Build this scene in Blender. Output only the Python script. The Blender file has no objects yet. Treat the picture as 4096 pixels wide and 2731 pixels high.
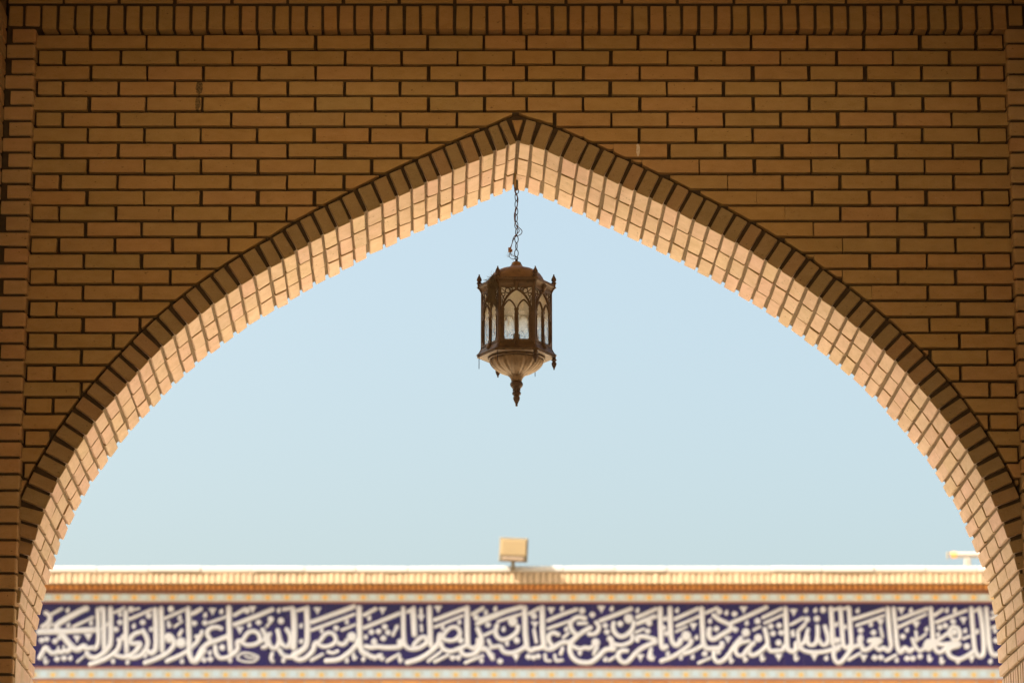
import bpy, bmesh, math, random
from mathutils import Vector, Matrix
from mathutils.noise import noise as pnoise
R = random.Random(7)
S = bpy.context.scene
COL = S.collection
rad = math.radians

# ------------------------------------------------------------------ camera, sky, sun, exposure
F_PX = 13733.0; PITCH = rad(14.1); CAM_D = 13.4; CAM_H = 1.6
cam = bpy.data.cameras.new('camera'); cam_o = bpy.data.objects.new('camera', cam); COL.objects.link(cam_o)
cam_o.location = (0, -CAM_D, CAM_H); cam_o.rotation_euler = (math.pi/2 + PITCH, 0, 0)
cam.sensor_width = 36; cam.lens = F_PX/4096*36
cam.clip_start = .1; cam.clip_end = 2000
cam.dof.use_dof = True; cam.dof.focus_distance = 14.3; cam.dof.aperture_fstop = 5.4
S.camera = cam_o

SUN_EL = 46.0
SUN_AZ = 74.0            # degrees from the wall's normal, towards camera left, on the camera's side
to_sun = Vector((-math.sin(rad(SUN_AZ))*math.cos(rad(SUN_EL)), -math.cos(rad(SUN_AZ))*math.cos(rad(SUN_EL)), math.sin(rad(SUN_EL))))
W = bpy.data.worlds.new('World'); S.world = W; W.use_nodes = True
nt = W.node_tree; bg = nt.nodes['Background']
sky = nt.nodes.new('ShaderNodeTexSky'); sky.sky_type = 'NISHITA'; sky.sun_disc = False
sky.sun_elevation = rad(SUN_EL); sky.sun_rotation = math.atan2(to_sun.x, to_sun.y)
sky.altitude = 300; sky.air_density = 1.0; sky.dust_density = 10.0; sky.ozone_density = 1.0
tint = nt.nodes.new('ShaderNodeMix'); tint.data_type = 'RGBA'; tint.blend_type = 'MULTIPLY'; tint.inputs[0].default_value = 1
tint.inputs[7].default_value = (1.005, .992, .825, 1)      # desert dust in the air
nt.links.new(sky.outputs[0], tint.inputs[6]); nt.links.new(tint.outputs[2], bg.inputs[0]); bg.inputs[1].default_value = 0.0745
sun = bpy.data.lights.new('sun', 'SUN'); sun.energy = 5.0; sun.angle = rad(.5); sun.color = (1, .92, .79)
sun_o = bpy.data.objects.new('sun', sun); COL.objects.link(sun_o)
sun_o.rotation_euler = to_sun.to_track_quat('Z', 'Y').to_euler(); sun_o.location = (-20, -10, 20)
S.view_settings.view_transform = 'Standard'; S.view_settings.look = 'None'
S.view_settings.exposure = 2.42; S.view_settings.gamma = 1
S.cycles.use_denoising = True
S.cycles.max_bounces = 12; S.cycles.diffuse_bounces = 8; S.cycles.transparent_max_bounces = 16
S.cycles.caustics_reflective = False; S.cycles.caustics_refractive = False

def at(u, v, y=0.0):
    """point on the vertical plane y=const where the ray of photo pixel (u,v) (4096 wide) meets it"""
    a = (u-2048)/F_PX; b = (1365.5-v)/F_PX
    dy = math.cos(PITCH)-b*math.sin(PITCH); dz = math.sin(PITCH)+b*math.cos(PITCH)
    t = (y+CAM_D)/dy
    return a*t, CAM_H+dz*t

# ------------------------------------------------------------------ materials
class N:
    def __init__(s, name, rough=.8):
        s.m = bpy.data.materials.new(name); s.m.use_nodes = True; s.t = s.m.node_tree
        s.b = s.t.nodes['Principled BSDF']; s.b.inputs['Roughness'].default_value = rough
        s.b.inputs['Specular IOR Level'].default_value = .25
    def n(s, k, **kw):
        x = s.t.nodes.new(k)
        for a, b in kw.items(): setattr(x, a, b)
        return x
    def l(s, a, b): s.t.links.new(a, b)
    def noise(s, scale, detail=3, vec=None, rough=.55):
        x = s.n('ShaderNodeTexNoise'); x.inputs['Scale'].default_value = scale; x.inputs['Detail'].default_value = detail
        x.inputs['Roughness'].default_value = rough
        if vec is not None: s.l(vec, x.inputs['Vector'])
        return x.outputs['Fac']
    def ramp(s, fac, stops, interp='LINEAR'):
        x = s.n('ShaderNodeValToRGB'); x.color_ramp.interpolation = interp
        e = x.color_ramp.elements
        while len(e) < len(stops): e.new(.5)
        for i, (p, c) in enumerate(stops):
            e[i].position = p; e[i].color = (c, c, c, 1) if isinstance(c, (int, float)) else (*c, 1)
        s.l(fac, x.inputs[0]); return x.outputs[0]
    def mix(s, fac, a, b, mode='MIX'):
        x = s.n('ShaderNodeMix', data_type='RGBA', blend_type=mode)
        for sock, v in ((x.inputs[0], fac), (x.inputs[6], a), (x.inputs[7], b)):
            if isinstance(v, (int, float)): sock.default_value = v
            elif isinstance(v, tuple): sock.default_value = (*v, 1)
            else: s.l(v, sock)
        return x.outputs[2]
    def math(s, op, a, b=0.0, c=None):
        x = s.n('ShaderNodeMath', operation=op)
        for i, v in enumerate((a, b) if c is None else (a, b, c)):
            if isinstance(v, (int, float)): x.inputs[i].default_value = v
            else: s.l(v, x.inputs[i])
        return x.outputs[0]
    def pos(s): return s.n('ShaderNodeNewGeometry').outputs['Position']
    def color(s, c):
        if isinstance(c, tuple): s.b.inputs['Base Color'].default_value = (*c, 1)
        else: s.l(c, s.b.inputs['Base Color'])
    def bump(s, h, strength=.4, dist=.002):
        x = s.n('ShaderNodeBump'); x.inputs['Strength'].default_value = strength; x.inputs['Distance'].default_value = dist
        s.l(h, x.inputs['Height']); s.l(x.outputs[0], s.b.inputs['Normal'])

def brick_mat(name, palette, spot=.5, stains=()):
    k = N(name, .82); p = k.pos()
    r = k.n('ShaderNodeObjectInfo').outputs['Random']
    isl = k.n('ShaderNodeNewGeometry').outputs['Random Per Island']
    w = k.math('FRACT', k.math('ADD', k.math('MULTIPLY', r, 7.31), isl))
    base = k.ramp(w, [(i/(len(palette)-1), c) for i, c in enumerate(palette)])
    # slow tone drift inside each brick, fine grain, small dark pits and smudges
    mp = k.n('ShaderNodeMapping'); k.l(p, mp.inputs[0]); mp.inputs['Scale'].default_value = (1, 1, 2.2)
    off = k.math('MULTIPLY', w, 40.0)
    ad = k.n('ShaderNodeVectorMath', operation='ADD'); k.l(mp.outputs[0], ad.inputs[0]); k.l(off, ad.inputs[1])
    v = ad.outputs[0]
    base = k.mix(k.ramp(k.noise(14, 5, v, .65), [(.33, 0.0), (.68, .8)]), base, k.mix(1.0, base, (.80, .76, .66), 'MULTIPLY'))
    base = k.mix(k.ramp(k.noise(260, 2, p), [(.3, .0), (.75, .22)]), base, (.55, .38, .22))
    pits = k.ramp(k.noise(48, 3, v, .6), [(.665, 0.0), (.72, spot)])
    base = k.mix(pits, base, (.07, .045, .025))
    smear = k.ramp(k.noise(21, 6, v, .75), [(.60, 0.0), (.74, spot*.8)])
    base = k.mix(smear, base, (.13, .10, .055))
    white = k.ramp(k.noise(27, 4, v, .62), [(.70, 0.0), (.77, .32)])
    base = k.mix(white, base, (.55, .46, .34))
    for (cx, cy, cz, sx, sz, col, amt) in stains:
        sub = k.n('ShaderNodeVectorMath', operation='SUBTRACT'); k.l(p, sub.inputs[0]); sub.inputs[1].default_value = (cx, cy, cz)
        sc = k.n('ShaderNodeVectorMath', operation='MULTIPLY'); k.l(sub.outputs[0], sc.inputs[0]); sc.inputs[1].default_value = (1/sx, 2, 1/sz)
        ln = k.n('ShaderNodeVectorMath', operation='LENGTH'); k.l(sc.outputs[0], ln.inputs[0])
        d = k.math('ADD', ln.outputs['Value'], k.math('MULTIPLY', k.noise(70, 4, p), .9))
        base = k.mix(k.ramp(d, [(1.05, amt), (1.35 if False else 1.0, 0.0)]) if False else k.math('MULTIPLY', k.math('LESS_THAN', d, 1.35), k.math('MULTIPLY', k.noise(120, 3, p), amt*1.8)), base, col)
    k.color(base)
    h = k.math('ADD', k.noise(420, 3, p), k.math('MULTIPLY', k.noise(60, 4, v), 1.5))
    k.bump(h, .45, .0016)
    return k.m

cx0, cz0 = at(797, 350); cx1, cz1 = at(791, 415); cx2, cz2 = at(2552, 600)
STAINS = ((cx0, 0, cz0, .016, .034, (.04, .035, .02), .8), (cx1, 0, cz1, .012, .034, (.04, .035, .02), .75), (cx2, 0, cz2, .008, .03, (.75, .7, .6), .7))
OCHRE = [(.385, .252, .090), (.415, .246, .090), (.365, .248, .092), (.43, .250, .104), (.40, .246, .082), (.41, .264, .098), (.365, .236, .084), (.44, .254, .102), (.385, .252, .096), (.42, .24, .088)]
M_WALL = brick_mat('ochre_wall_brick', OCHRE, .55, STAINS)
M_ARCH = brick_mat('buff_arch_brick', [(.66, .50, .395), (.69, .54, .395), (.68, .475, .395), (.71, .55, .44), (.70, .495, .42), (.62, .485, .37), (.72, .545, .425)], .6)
M_PILL = brick_mat('ochre_pillar_brick', [(.42, .27, .12), (.45, .26, .115), (.40, .27, .125), (.44, .28, .13)], .7)

M_HEAD_SHADE = brick_mat('shaded_header_end', [(.30, .21, .095), (.325, .222, .10), (.35, .215, .105), (.29, .21, .098), (.335, .23, .11)], .6)
def mortar_mat(name, c):
    k = N(name, .95); p = k.pos()
    k.color(k.mix(k.noise(45, 5, p), tuple(x*.55 for x in c), tuple(min(1, x*1.35) for x in c)))
    k.bump(k.noise(160, 5, p, .7), .9, .006); return k.m
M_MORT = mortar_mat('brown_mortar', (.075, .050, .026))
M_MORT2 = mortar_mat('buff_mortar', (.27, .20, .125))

def simple(name, c, rough=.7, c2=None, sc=8, bump=0, metal=0, spec=None):
    k = N(name, rough); p = k.pos()
    k.color(k.mix(k.noise(sc, 4, p), c, c2 or tuple(x*.75 for x in c)))
    if bump: k.bump(k.noise(sc*6, 4, p), bump, .003)
    k.b.inputs['Metallic'].default_value = metal
    if spec is not None: k.b.inputs['Specular IOR Level'].default_value = spec
    return k.m
M_FLOOR = simple('warm_stone_paving', (.59, .505, .38), .6, (.53, .44, .32), 1.5)
M_PLAIN = simple('plain_brickwork', (.24, .155, .07), .9, (.20, .12, .05), 3)
M_CEIL = simple('brick_vault', (.16, .10, .045), .9, (.13, .08, .035), 3)

# ------------------------------------------------------------------ object helpers
def link(o, parent=None):
    COL.objects.link(o)
    if parent is not None: o.parent = parent
    return o
def obj(name, me, mat=None, parent=None, loc=(0, 0, 0), rot=(0, 0, 0)):
    if isinstance(me, bmesh.types.BMesh):
        bm = me; me = bpy.data.meshes.new(name); bm.to_mesh(me); bm.free()
    if mat is not None and not me.materials: me.materials.append(mat)
    o = bpy.data.objects.new(name, me); o.location = loc; o.rotation_euler = rot
    return link(o, parent)
def tag(o, label, cat, group=None, kind=None):
    o['label'] = label; o['category'] = cat
    if group: o['group'] = group
    if kind: o['kind'] = kind
    return o
def thing(name, label, cat, loc=(0, 0, 0), group=None):
    o = bpy.data.objects.new(name, None); o.location = loc; o.empty_display_size = .1
    COL.objects.link(o); return tag(o, label, cat, group)
def smooth(o, on=True):
    for f in o.data.polygons: f.use_smooth = on
    return o

def add_box(bm, x0, x1, y0, y1, z0, z1, mtx=None, bev=0.0):
    r = bmesh.ops.create_cube(bm, size=1.0); vs = r['verts']
    for v in vs:
        v.co = Vector((x0+(v.co.x+.5)*(x1-x0), y0+(v.co.y+.5)*(y1-y0), z0+(v.co.z+.5)*(z1-z0)))
    if bev:
        es = list({e for v in vs for e in v.link_edges})
        rr = bmesh.ops.bevel(bm, geom=es, offset=bev, segments=1, affect='EDGES', clamp_overlap=True)
        vs = list({v for f in rr['faces'] for v in f.verts})
    if mtx is not None:
        for v in vs: v.co = mtx @ v.co
    return vs
_cache = {}
def brick_mesh(w, h, d, bev=.0022, jit=.0008, mat=None, var=4, key=''):
    """box: x 0..w, y 0..d (front at 0), z 0..h, worn edges; a few variants shared by all bricks of that size"""
    k = (round(w, 3), round(h, 3), round(d, 3), R.randrange(var), mat.name, key)
    if k not in _cache:
        bm = bmesh.new(); add_box(bm, 0, k[0], 0, k[2], 0, k[1], bev=bev)
        for v in bm.verts: v.co += Vector((R.uniform(-jit, jit)*1.3, R.uniform(-jit, jit)*.6, R.uniform(-jit, jit)))
        me = bpy.data.meshes.new('brick'); bm.to_mesh(me); bm.free(); me.materials.append(mat); _cache[k] = me
        if mat is M_ARCH:          # shade of the camera-side ends painted in, same brick as the soffit
            me.materials.append(M_HEAD_SHADE)
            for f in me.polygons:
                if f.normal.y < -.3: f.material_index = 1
    return _cache[k]
def prism(bm, pts, y0, y1, bev=0.0):
    """extrude polygon (x,z) from y0 to y1"""
    a = [bm.verts.new((x, y0, z)) for x, z in pts]
    b = [bm.verts.new((x, y1, z)) for x, z in pts]
    f1 = bm.faces.new(a); f2 = bm.faces.new(b[::-1]); n = len(pts)
    sides = [bm.faces.new((a[(i+1) % n], a[i], b[i], b[(i+1) % n])) for i in range(n)]
    if bev:
        bmesh.ops.bevel(bm, geom=list(f1.edges), offset=bev, segments=1, affect='EDGES', clamp_overlap=True)
    return a, b
def lathe(bm, prof, seg=32, cx=0, cy=0, flute=None):
    """prof: (r,z) list"""
    rings = []
    for r, z in prof:
        ring = []
        for i in range(seg):
            a = 2*math.pi*i/seg; rr = r*(1+(flute(a, z) if flute else 0))
            ring.append(bm.verts.new((cx+rr*math.cos(a), cy+rr*math.sin(a), z)))
        rings.append(ring)
    for p, q in zip(rings, rings[1:]):
        for i in range(seg):
            j = (i+1) % seg; bm.faces.new((p[i], q[i], q[j], p[j]))
    for ring, flip in ((rings[0], False), (rings[-1], True)):
        try: bm.faces.new(ring[::-1] if flip else ring)
        except ValueError: pass
def catmull(pts, n=6):
    if len(pts) < 3: return [Vector(p) for p in pts]
    P = [Vector(p) for p in pts]; P = [P[0]*2-P[1]]+P+[P[-1]*2-P[-2]]
    out = []
    for i in range(1, len(P)-2):
        for k in range(n):
            t = k/n; a, b, c, d = P[i-1:i+3]
            out.append(.5*((2*b)+(c-a)*t+(2*a-5*b+4*c-d)*t*t+(3*b-a-3*c+d)*t**3))
    out.append(P[-2]); return out
def tube(bm, pts, r, seg=8, closed=False, rf=None):
    P = [Vector(p) for p in pts]; n = len(P); rings = []; up = None
    for i in range(n):
        if closed: t = P[(i+1) % n]-P[i-1]
        else: t = P[min(i+1, n-1)]-P[max(i-1, 0)]
        if t.length < 1e-9: t = Vector((0, 0, 1))
        t.normalize()
        if up is None: up = t.orthogonal().normalized()
        s = up-t*up.dot(t)
        s = s.normalized() if s.length > 1e-6 else t.orthogonal().normalized()
        up = s; w = t.cross(s); rr = r*(rf(i/(n-1)) if rf else 1)
        rings.append([bm.verts.new(P[i]+(s*math.cos(2*math.pi*k/seg)+w*math.sin(2*math.pi*k/seg))*rr) for k in range(seg)])
    m = n if closed else n-1
    for i in range(m):
        p, q = rings[i], rings[(i+1) % n]
        for k in range(seg): bm.faces.new((p[k], p[(k+1) % seg], q[(k+1) % seg], q[k]))
    if not closed:
        bm.faces.new(rings[0][::-1]); bm.faces.new(rings[-1])
def ring(bm, c, r, t, ax, ay, n=20, seg=8):
    c = Vector(c); ax = Vector(ax); ay = Vector(ay)
    tube(bm, [c+ax*r*math.cos(2*math.pi*i/n)+ay*r*math.sin(2*math.pi*i/n) for i in range(n)], t, seg, True)

# ------------------------------------------------------------------ ground and enclosure
bm = bmesh.new(); s = 600
bm.faces.new([bm.verts.new(v) for v in ((-s, -s, 0), (s, -s, 0), (s, s, 0), (-s, s, 0))])
g = obj('ground', bm, M_FLOOR); g['kind'] = 'structure'
bm = bmesh.new(); add_box(bm, -60, 60, -70, -3.45, .004, .035)  # unseen dark sheet added to cut ground bounce on the wall face
g = obj('forecourt_bounce_damper', bm, simple('brown_bounce_damper', (.235, .168, .10), .85, (.19, .135, .078), 1.2)); g['kind'] = 'structure'
bm = bmesh.new(); add_box(bm, -40, 40, 21, 39.9, .004, .03)  # added out of view, dark, so less bounce reaches the far facade
g = obj('courtyard_bounce_damper', bm, simple('dark_bounce_damper', (.16, .14, .11), .8, (.12, .11, .08), 1.2)); g['kind'] = 'structure'

PIT = .0667; JH = .0116; JV = .0132; PR = .045          # course height, joints, projection of pillars and band
ZT = 6.2695                                             # joint under the upright course
XL, XR = -1.954, 2.026                                  # panel edges (inner edges of the pillars)
SX0, SX1 = -2.072, 2.146                                # side wall faces
THK = .66; SKEW = -.024
TOP = 7.3

# arch intrados as courses of bricks: joints measured on the face
L_PX = [(63.6,2617),(67,2556),(71.7,2484.5),(77,2418),(86.6,2354.4),(100.6,2293),(119,2228),(138,2166.4),(159,2104),(179,2040.6),(206,1978),(235,1918),(269,1860),(303.6,1799.6),(341.5,1747),(379.5,1692),(422,1636.6),(466.5,1585),(511,1534),(556,1487),(602,1438),(649,1390),(698,1345.5),(748.4,1302),(800.7,1260),(853.6,1220),(907,1182),(961,1144),(1019,1108),(1077,1072.8),(1132.3,1040.3),(1185.5,1005.8),(1238,973.3),(1292.3,942.7),(1348,911.8),(1406,881.5),(1465.5,849.6),(1529,818),(1590,787.4),(1647,760.3),(1705.3,733.2),(1758.6,708),(1811.7,682.7),(1867.7,656.4),(1926.5,630.5),(1981,606),(2032,585)]
R_PX = [(2072,569.3),(2124.5,583),(2184.8,605),(2245,631),(2308,659.7),(2364.5,685),(2421.7,713),(2481.4,739.6),(2539.7,766.7),(2600,795.4),(2656.8,822.5),(2715,852.8),(2774,883),(2831.5,911.8),(2890.5,943.7),(2946.3,975.5),(3003.7,1008.8),(3062,1045.5),(3119,1081),(3172.4,1117),(3226,1155.3),(3279.6,1194.3),(3333,1233.5),(3384.4,1274),(3433.4,1315),(3484.6,1358),(3535,1405),(3582,1449),(3626,1494),(3670.6,1544),(3715,1593),(3754,1643),(3793,1695.6),(3830,1750.4),(3866,1804),(3900.5,1862),(3931.7,1918),(3959.5,1973.7),(3984.3,2033),(4009.6,2094),(4034,2158),(4053,2221),(4071,2287)]
Lp = [Vector((*at(*q),)) for q in L_PX]
Rp = [Vector((*at(*q),)) for q in R_PX]
XC = .037
Rp += [Vector((2*XC-p.x, p.y)) for p in Lp[::-1] if p.y < Rp[-1].y-.05]
APEX = Vector((.020, 5.806))
left_curve = Lp+[APEX]                     # upwards
right_curve = Rp                           # downwards from the apex
ZS = Lp[0].y                               # springing
def normals(c, side):
    out = []
    for i in range(len(c)):
        t = c[min(i+2, len(c)-1)]-c[max(i-2, 0)]; t.normalize()
        n = Vector((-t.y, t.x)) if side == 'L' else Vector((-t.y, t.x))
        out.append(n)
    return out
def offset(c, d):
    ns = normals(c, 'L'); return [p+n*d for p, n in zip(c, ns)]
# left curve runs upwards with normal (-ty,tx) pointing up-left: outwards. right runs downwards, t=(+,-): normal (+,+): outwards
def closed_offset(d):
    l = offset(left_curve, d); r = offset(right_curve, d)
    # meet at the apex: keep points on their own side of the apex line
    ax = APEX.x+.005
    l = [p for p in l if p.x < ax]; r = [p for p in r if p.x > ax]
    tl = (l[-1]-l[-3]).normalized(); tr = (r[0]-r[2]).normalized()
    zl = l[-1].y+tl.y/tl.x*(ax-l[-1].x); zr = r[0].y+tr.y/tr.x*(ax-r[0].x)
    return l+[Vector((ax, (zl+zr)/2))]+r
OUT = closed_offset(.1165)
kap = max(range(len(OUT)), key=lambda i: OUT[i].y)
OL = OUT[:kap+1]; OR = OUT[kap:]
def x_at(c, z):
    """x of outline c at height z (None above its top)"""
    best = None
    for a, b in zip(c, c[1:]):
        lo, hi = sorted((a.y, b.y))
        if lo <= z <= hi and hi > lo: best = a.x+(b.x-a.x)*(z-a.y)/(b.y-a.y)
    if best is None and z < min(c[0].y, c[-1].y): return (c[0] if c[0].y < c[-1].y else c[-1]).x
    return best

# ------------------------------------------------------------------ the panel wall
wall = thing('brick_wall', 'ochre brick wall panel in running bond above the pointed arch, framed by pillars and upright course', 'wall')
core = bmesh.new()
def strips(bm, A, B, y0, y1, skew=0.0):
    """solid between two polylines A and B of equal length"""
    V = [[bm.verts.new((p[0]+skew*(y if y > .1 else 0), y, p[1])) for p in C] for C in (A, B) for y in (y0, y1)]
    a0, a1, b0, b1 = V; n = len(A)
    for i in range(n-1):
        bm.faces.new((a0[i], a0[i+1], b0[i+1], b0[i])); bm.faces.new((a1[i], b1[i], b1[i+1], a1[i+1]))
        bm.faces.new((a0[i], a1[i], a1[i+1], a0[i+1])); bm.faces.new((b0[i], b0[i+1], b1[i+1], b1[i]))
    for i in (0, n-1): bm.faces.new((a0[i], b0[i], b1[i], a1[i]))
    bmesh.ops.recalc_face_normals(bm, faces=bm.faces[:])
ol = [(OL[0].x, 0)]+[tuple(p) for p in OL]; orr = [tuple(p) for p in OR]+[(OR[-1].x, 0)]
full = ol+orr[1:]
edge = [(-9, z) for x, z in ol[:-1]]+[(ol[-1][0], TOP)]+[(9, z) for x, z in orr[1:]]
edge[len(ol)-2] = (-9, TOP); edge[len(ol)] = (9, TOP)
strips(core, full, edge, .030, THK-.03)
obj('mortar_bed', core, M_MORT, wall)

J_odd = [-1.731+.2312*k for k in range(8)]+[.061+.2315*k for k in range(9)]
J_even = [-1.841+.2309*k for k in range(9)]+[.173+.2321*k for k in range(8)]
DEP = .07
pieces = []          # (area, maker)
n_rows = int((ZT-3.45)/PIT)
for n in range(1, n_rows+1):
    odd = n % 2 == 1
    z1_, z0_ = ZT-PIT*(n-1)-JH/2, ZT-PIT*n+JH/2; z1, z0 = z1_, z0_
    dz = (R.random()-.5)*.0016; z0 += dz; z1 += dz
    J = J_odd if odd else J_even
    js = [XL-.02 if odd else XL+.003]+J+[XR+.02 if not odd else XR-.002]
    drift = R.uniform(-.004, .004)
    for i in range(len(js)-1):
        xa = js[i]+JV/2+(drift if i else 0)+R.uniform(-.003, .0022); xb = js[i+1]-JV/2+(drift if i < len(js)-2 else 0)+R.uniform(-.0012, .0012)
        cxm = (xa+xb)/2; side = 'L' if xb < .05 else 'R'
        if xa < 0 and xb > .05 and z0 < OL[-1].y: side = 'L' if cxm < APEX.x else 'R'
        curve = OL if side == 'L' else OR
        lv = [z0+(z1-z0)*k/10 for k in range(11)]
        xs = [x_at(curve, z) for z in lv]
        clip = False; pts = None
        if side == 'L':
            free = [x is None or x >= xb for x in xs]
            if not all(free):
                keep = [k for k in range(11) if xs[k] is None or xs[k] > xa+.004]
                if len(keep) < 2: continue
                rp = [(xb if xs[k] is None else min(xb, xs[k]), lv[k]) for k in keep]
                pts = [(xa, lv[keep[0]])]+rp+[(xa, lv[keep[-1]])]
        else:
            free = [x is None or x <= xa for x in xs]
            if not all(free):
                hair = 7 <= n <= 18 and xb-xa > .15
                keep = [k for k in range(11) if xs[k] is None or xs[k] < xb-.004]
                if len(keep) < 2: continue
                bx = xb+(JV-.002 if 7 <= n <= 18 and max(xs[k] or -9 for k in keep) > xa+.06 else 0)
                lp = [(xa if xs[k] is None else max(xa, xs[k]), lv[k]) for k in keep]
                pts = [(bx, lv[keep[-1]])]+lp[::-1]+[(bx, lv[keep[0]])]
                pts = pts[::-1]
        if pts is None:
            zj_ = R.uniform(-.0011, .0011); pieces.append(((xb-xa)*(z1-z0), 'box', (xa, xb, z0+zj_, z1+zj_)))
        else:
            q = [pts[0]]
            for p in pts[1:]:
                if math.hypot(p[0]-q[-1][0], p[1]-q[-1][1]) > .002: q.append(p)
            if len(q) < 3: continue
            ar = abs(sum(a[0]*b[1]-b[0]*a[1] for a, b in zip(q, q[1:]+q[:1])))/2
            if ar > .00012: pieces.append((ar, 'cut', q))
pieces.sort(key=lambda t: -t[0])
rest = bmesh.new()
for idx, (ar, kind, dat) in enumerate(pieces):
    dy = R.uniform(-.0014, .0014)
    if kind == 'box':
        xa, xb, z0, z1 = dat
        if idx < 300:
            me = brick_mesh(round((xb-xa)*200)/200, z1-z0, DEP, mat=M_WALL, bev=.0018)
            obj('brick', me, None, wall, (xa, dy, z0), (0, R.uniform(-.0035, .0035), R.uniform(-.004, .004)))
        else: add_box(rest, xa, xb, dy, DEP, z0, z1, bev=.0018)
    else:
        b = bmesh.new() if idx < 300 else rest
        prism(b, dat, dy, DEP, .0016 if idx < 300 else 0)
        if idx < 300:
            bmesh.ops.recalc_face_normals(b, faces=b.faces[:]); obj('brick', b, M_WALL, wall)
bmesh.ops.recalc_face_normals(rest, faces=rest.faces[:])
if len(rest.verts):
    o = obj('small_cut_bricks', rest, M_WALL, wall); o['kind'] = 'stuff'

# ------------------------------------------------------------------ the pointed arch
arch = thing('brick_arch', 'pointed brick arch ring with pale sunlit-bounce soffit three bricks deep, over the lantern', 'arch')
arch['label'] = 'pointed brick arch with pale soffit three bricks deep, the lantern hanging from its apex'
inner = closed_offset(.0125)
kin = inner
ringm = bmesh.new()
def resample(c, n):
    d = [0]
    for p, q in zip(c, c[1:]): d.append(d[-1]+(q-p).length)
    out = []
    for i in range(n):
        t = d[-1]*i/(n-1); k = max(j for j in range(len(d)) if d[j] <= t+1e-9); k = min(k, len(c)-2)
        out.append(c[k].lerp(c[k+1], (t-d[k])/max(1e-9, d[k+1]-d[k])))
    return out
outer = closed_offset(.112)
def halves(c):
    k = max(range(len(c)), key=lambda i: c[i].y); return resample(c[:k+1], 60)+resample(c[k:], 60)[1:]
ia, oa = halves(inner), halves(outer)
ia = [Vector((ia[0].x, 0))]+ia+[Vector((ia[-1].x, 0))]; oa = [Vector((oa[0].x, 0))]+oa+[Vector((oa[-1].x, 0))]
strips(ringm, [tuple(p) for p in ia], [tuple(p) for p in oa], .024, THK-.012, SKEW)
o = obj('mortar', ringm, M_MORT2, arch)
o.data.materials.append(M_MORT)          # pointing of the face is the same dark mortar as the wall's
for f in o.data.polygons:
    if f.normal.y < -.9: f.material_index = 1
ROWS = [(0, .2125), (.2245, .4325), (.4445, THK)]
def lay_course(p, q, nrm_fix=0.0, wid=None):
    t = (q-p); ln = t.length; ang = math.atan2(t.y, t.x)+nrm_fix
    w = wid or ln-.0146+R.uniform(-.0018, .0012)
    T = Vector((math.cos(ang), 0, math.sin(ang))); Nn = Vector((-math.sin(ang), 0, math.cos(ang)))
    for ri, (d0, d1) in enumerate(ROWS):
        off = R.uniform(-.0022, .0022) if ri else R.uniform(-.0008, .0008)
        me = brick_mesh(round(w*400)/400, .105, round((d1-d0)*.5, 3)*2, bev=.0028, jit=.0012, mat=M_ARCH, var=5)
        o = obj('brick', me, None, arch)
        jx = R.uniform(-.0022, .0022) if ri else 0
        base = Vector((p.x, 0, p.y))+T*(.0068+jx)+Nn*off+Vector((SKEW*d0, d0, 0))
        o.location = base
        if ri == 0: o.location.y += R.uniform(-.0015, .0015)
        m = Matrix((T, Vector((0, 1, 0)), Nn)).transposed().to_3x3()
        rz = Matrix.Rotation(-SKEW + R.uniform(-.006, .006), 3, 'Z') @ Matrix.Rotation(R.uniform(-.008, .008) if ri else 0, 3, 'X')
        o.rotation_euler = (rz @ m).to_euler()
nl = len(Lp)
for i in range(nl-1):
    fix = rad(-4) if i > 28 else 0.0
    lay_course(Lp[i], Lp[i+1], fix)
# last narrow brick left of the apex, and the wedge between
lay_course(Lp[-1], Vector((.020, 5.8035)), rad(-2), .030)
for i in range(len(Rp)-1):
    lay_course(Rp[i], Rp[i+1])
wd = bmesh.new()
wq = [at(2048, 481), at(2091, 480), at(2069, 546)]
prism(wd, [wq[2], wq[1], wq[0]], .0005, .1, .0015); bmesh.ops.recalc_face_normals(wd, faces=wd.faces[:])
obj('brick', wd, M_WALL, arch)
# jambs: bricks on end under the springing, then courses below (out of the picture)
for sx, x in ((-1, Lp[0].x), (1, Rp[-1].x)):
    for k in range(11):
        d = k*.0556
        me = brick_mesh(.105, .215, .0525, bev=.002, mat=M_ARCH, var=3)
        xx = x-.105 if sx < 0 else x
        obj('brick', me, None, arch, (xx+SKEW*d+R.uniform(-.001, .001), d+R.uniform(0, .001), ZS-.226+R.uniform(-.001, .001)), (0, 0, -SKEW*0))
    low = bmesh.new(); z = ZS-.238
    while z > .1:
        for (d0, d1) in ROWS:
            x0, x1 = (x-.105, x) if sx < 0 else (x, x+.105)
            add_box(low, x0+SKEW*d0, x1+SKEW*d0, d0, d1, z-.056, z)
        z -= PIT
    o = obj('lower_jamb_bricks', low, M_ARCH, arch); o['kind'] = 'stuff'

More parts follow.
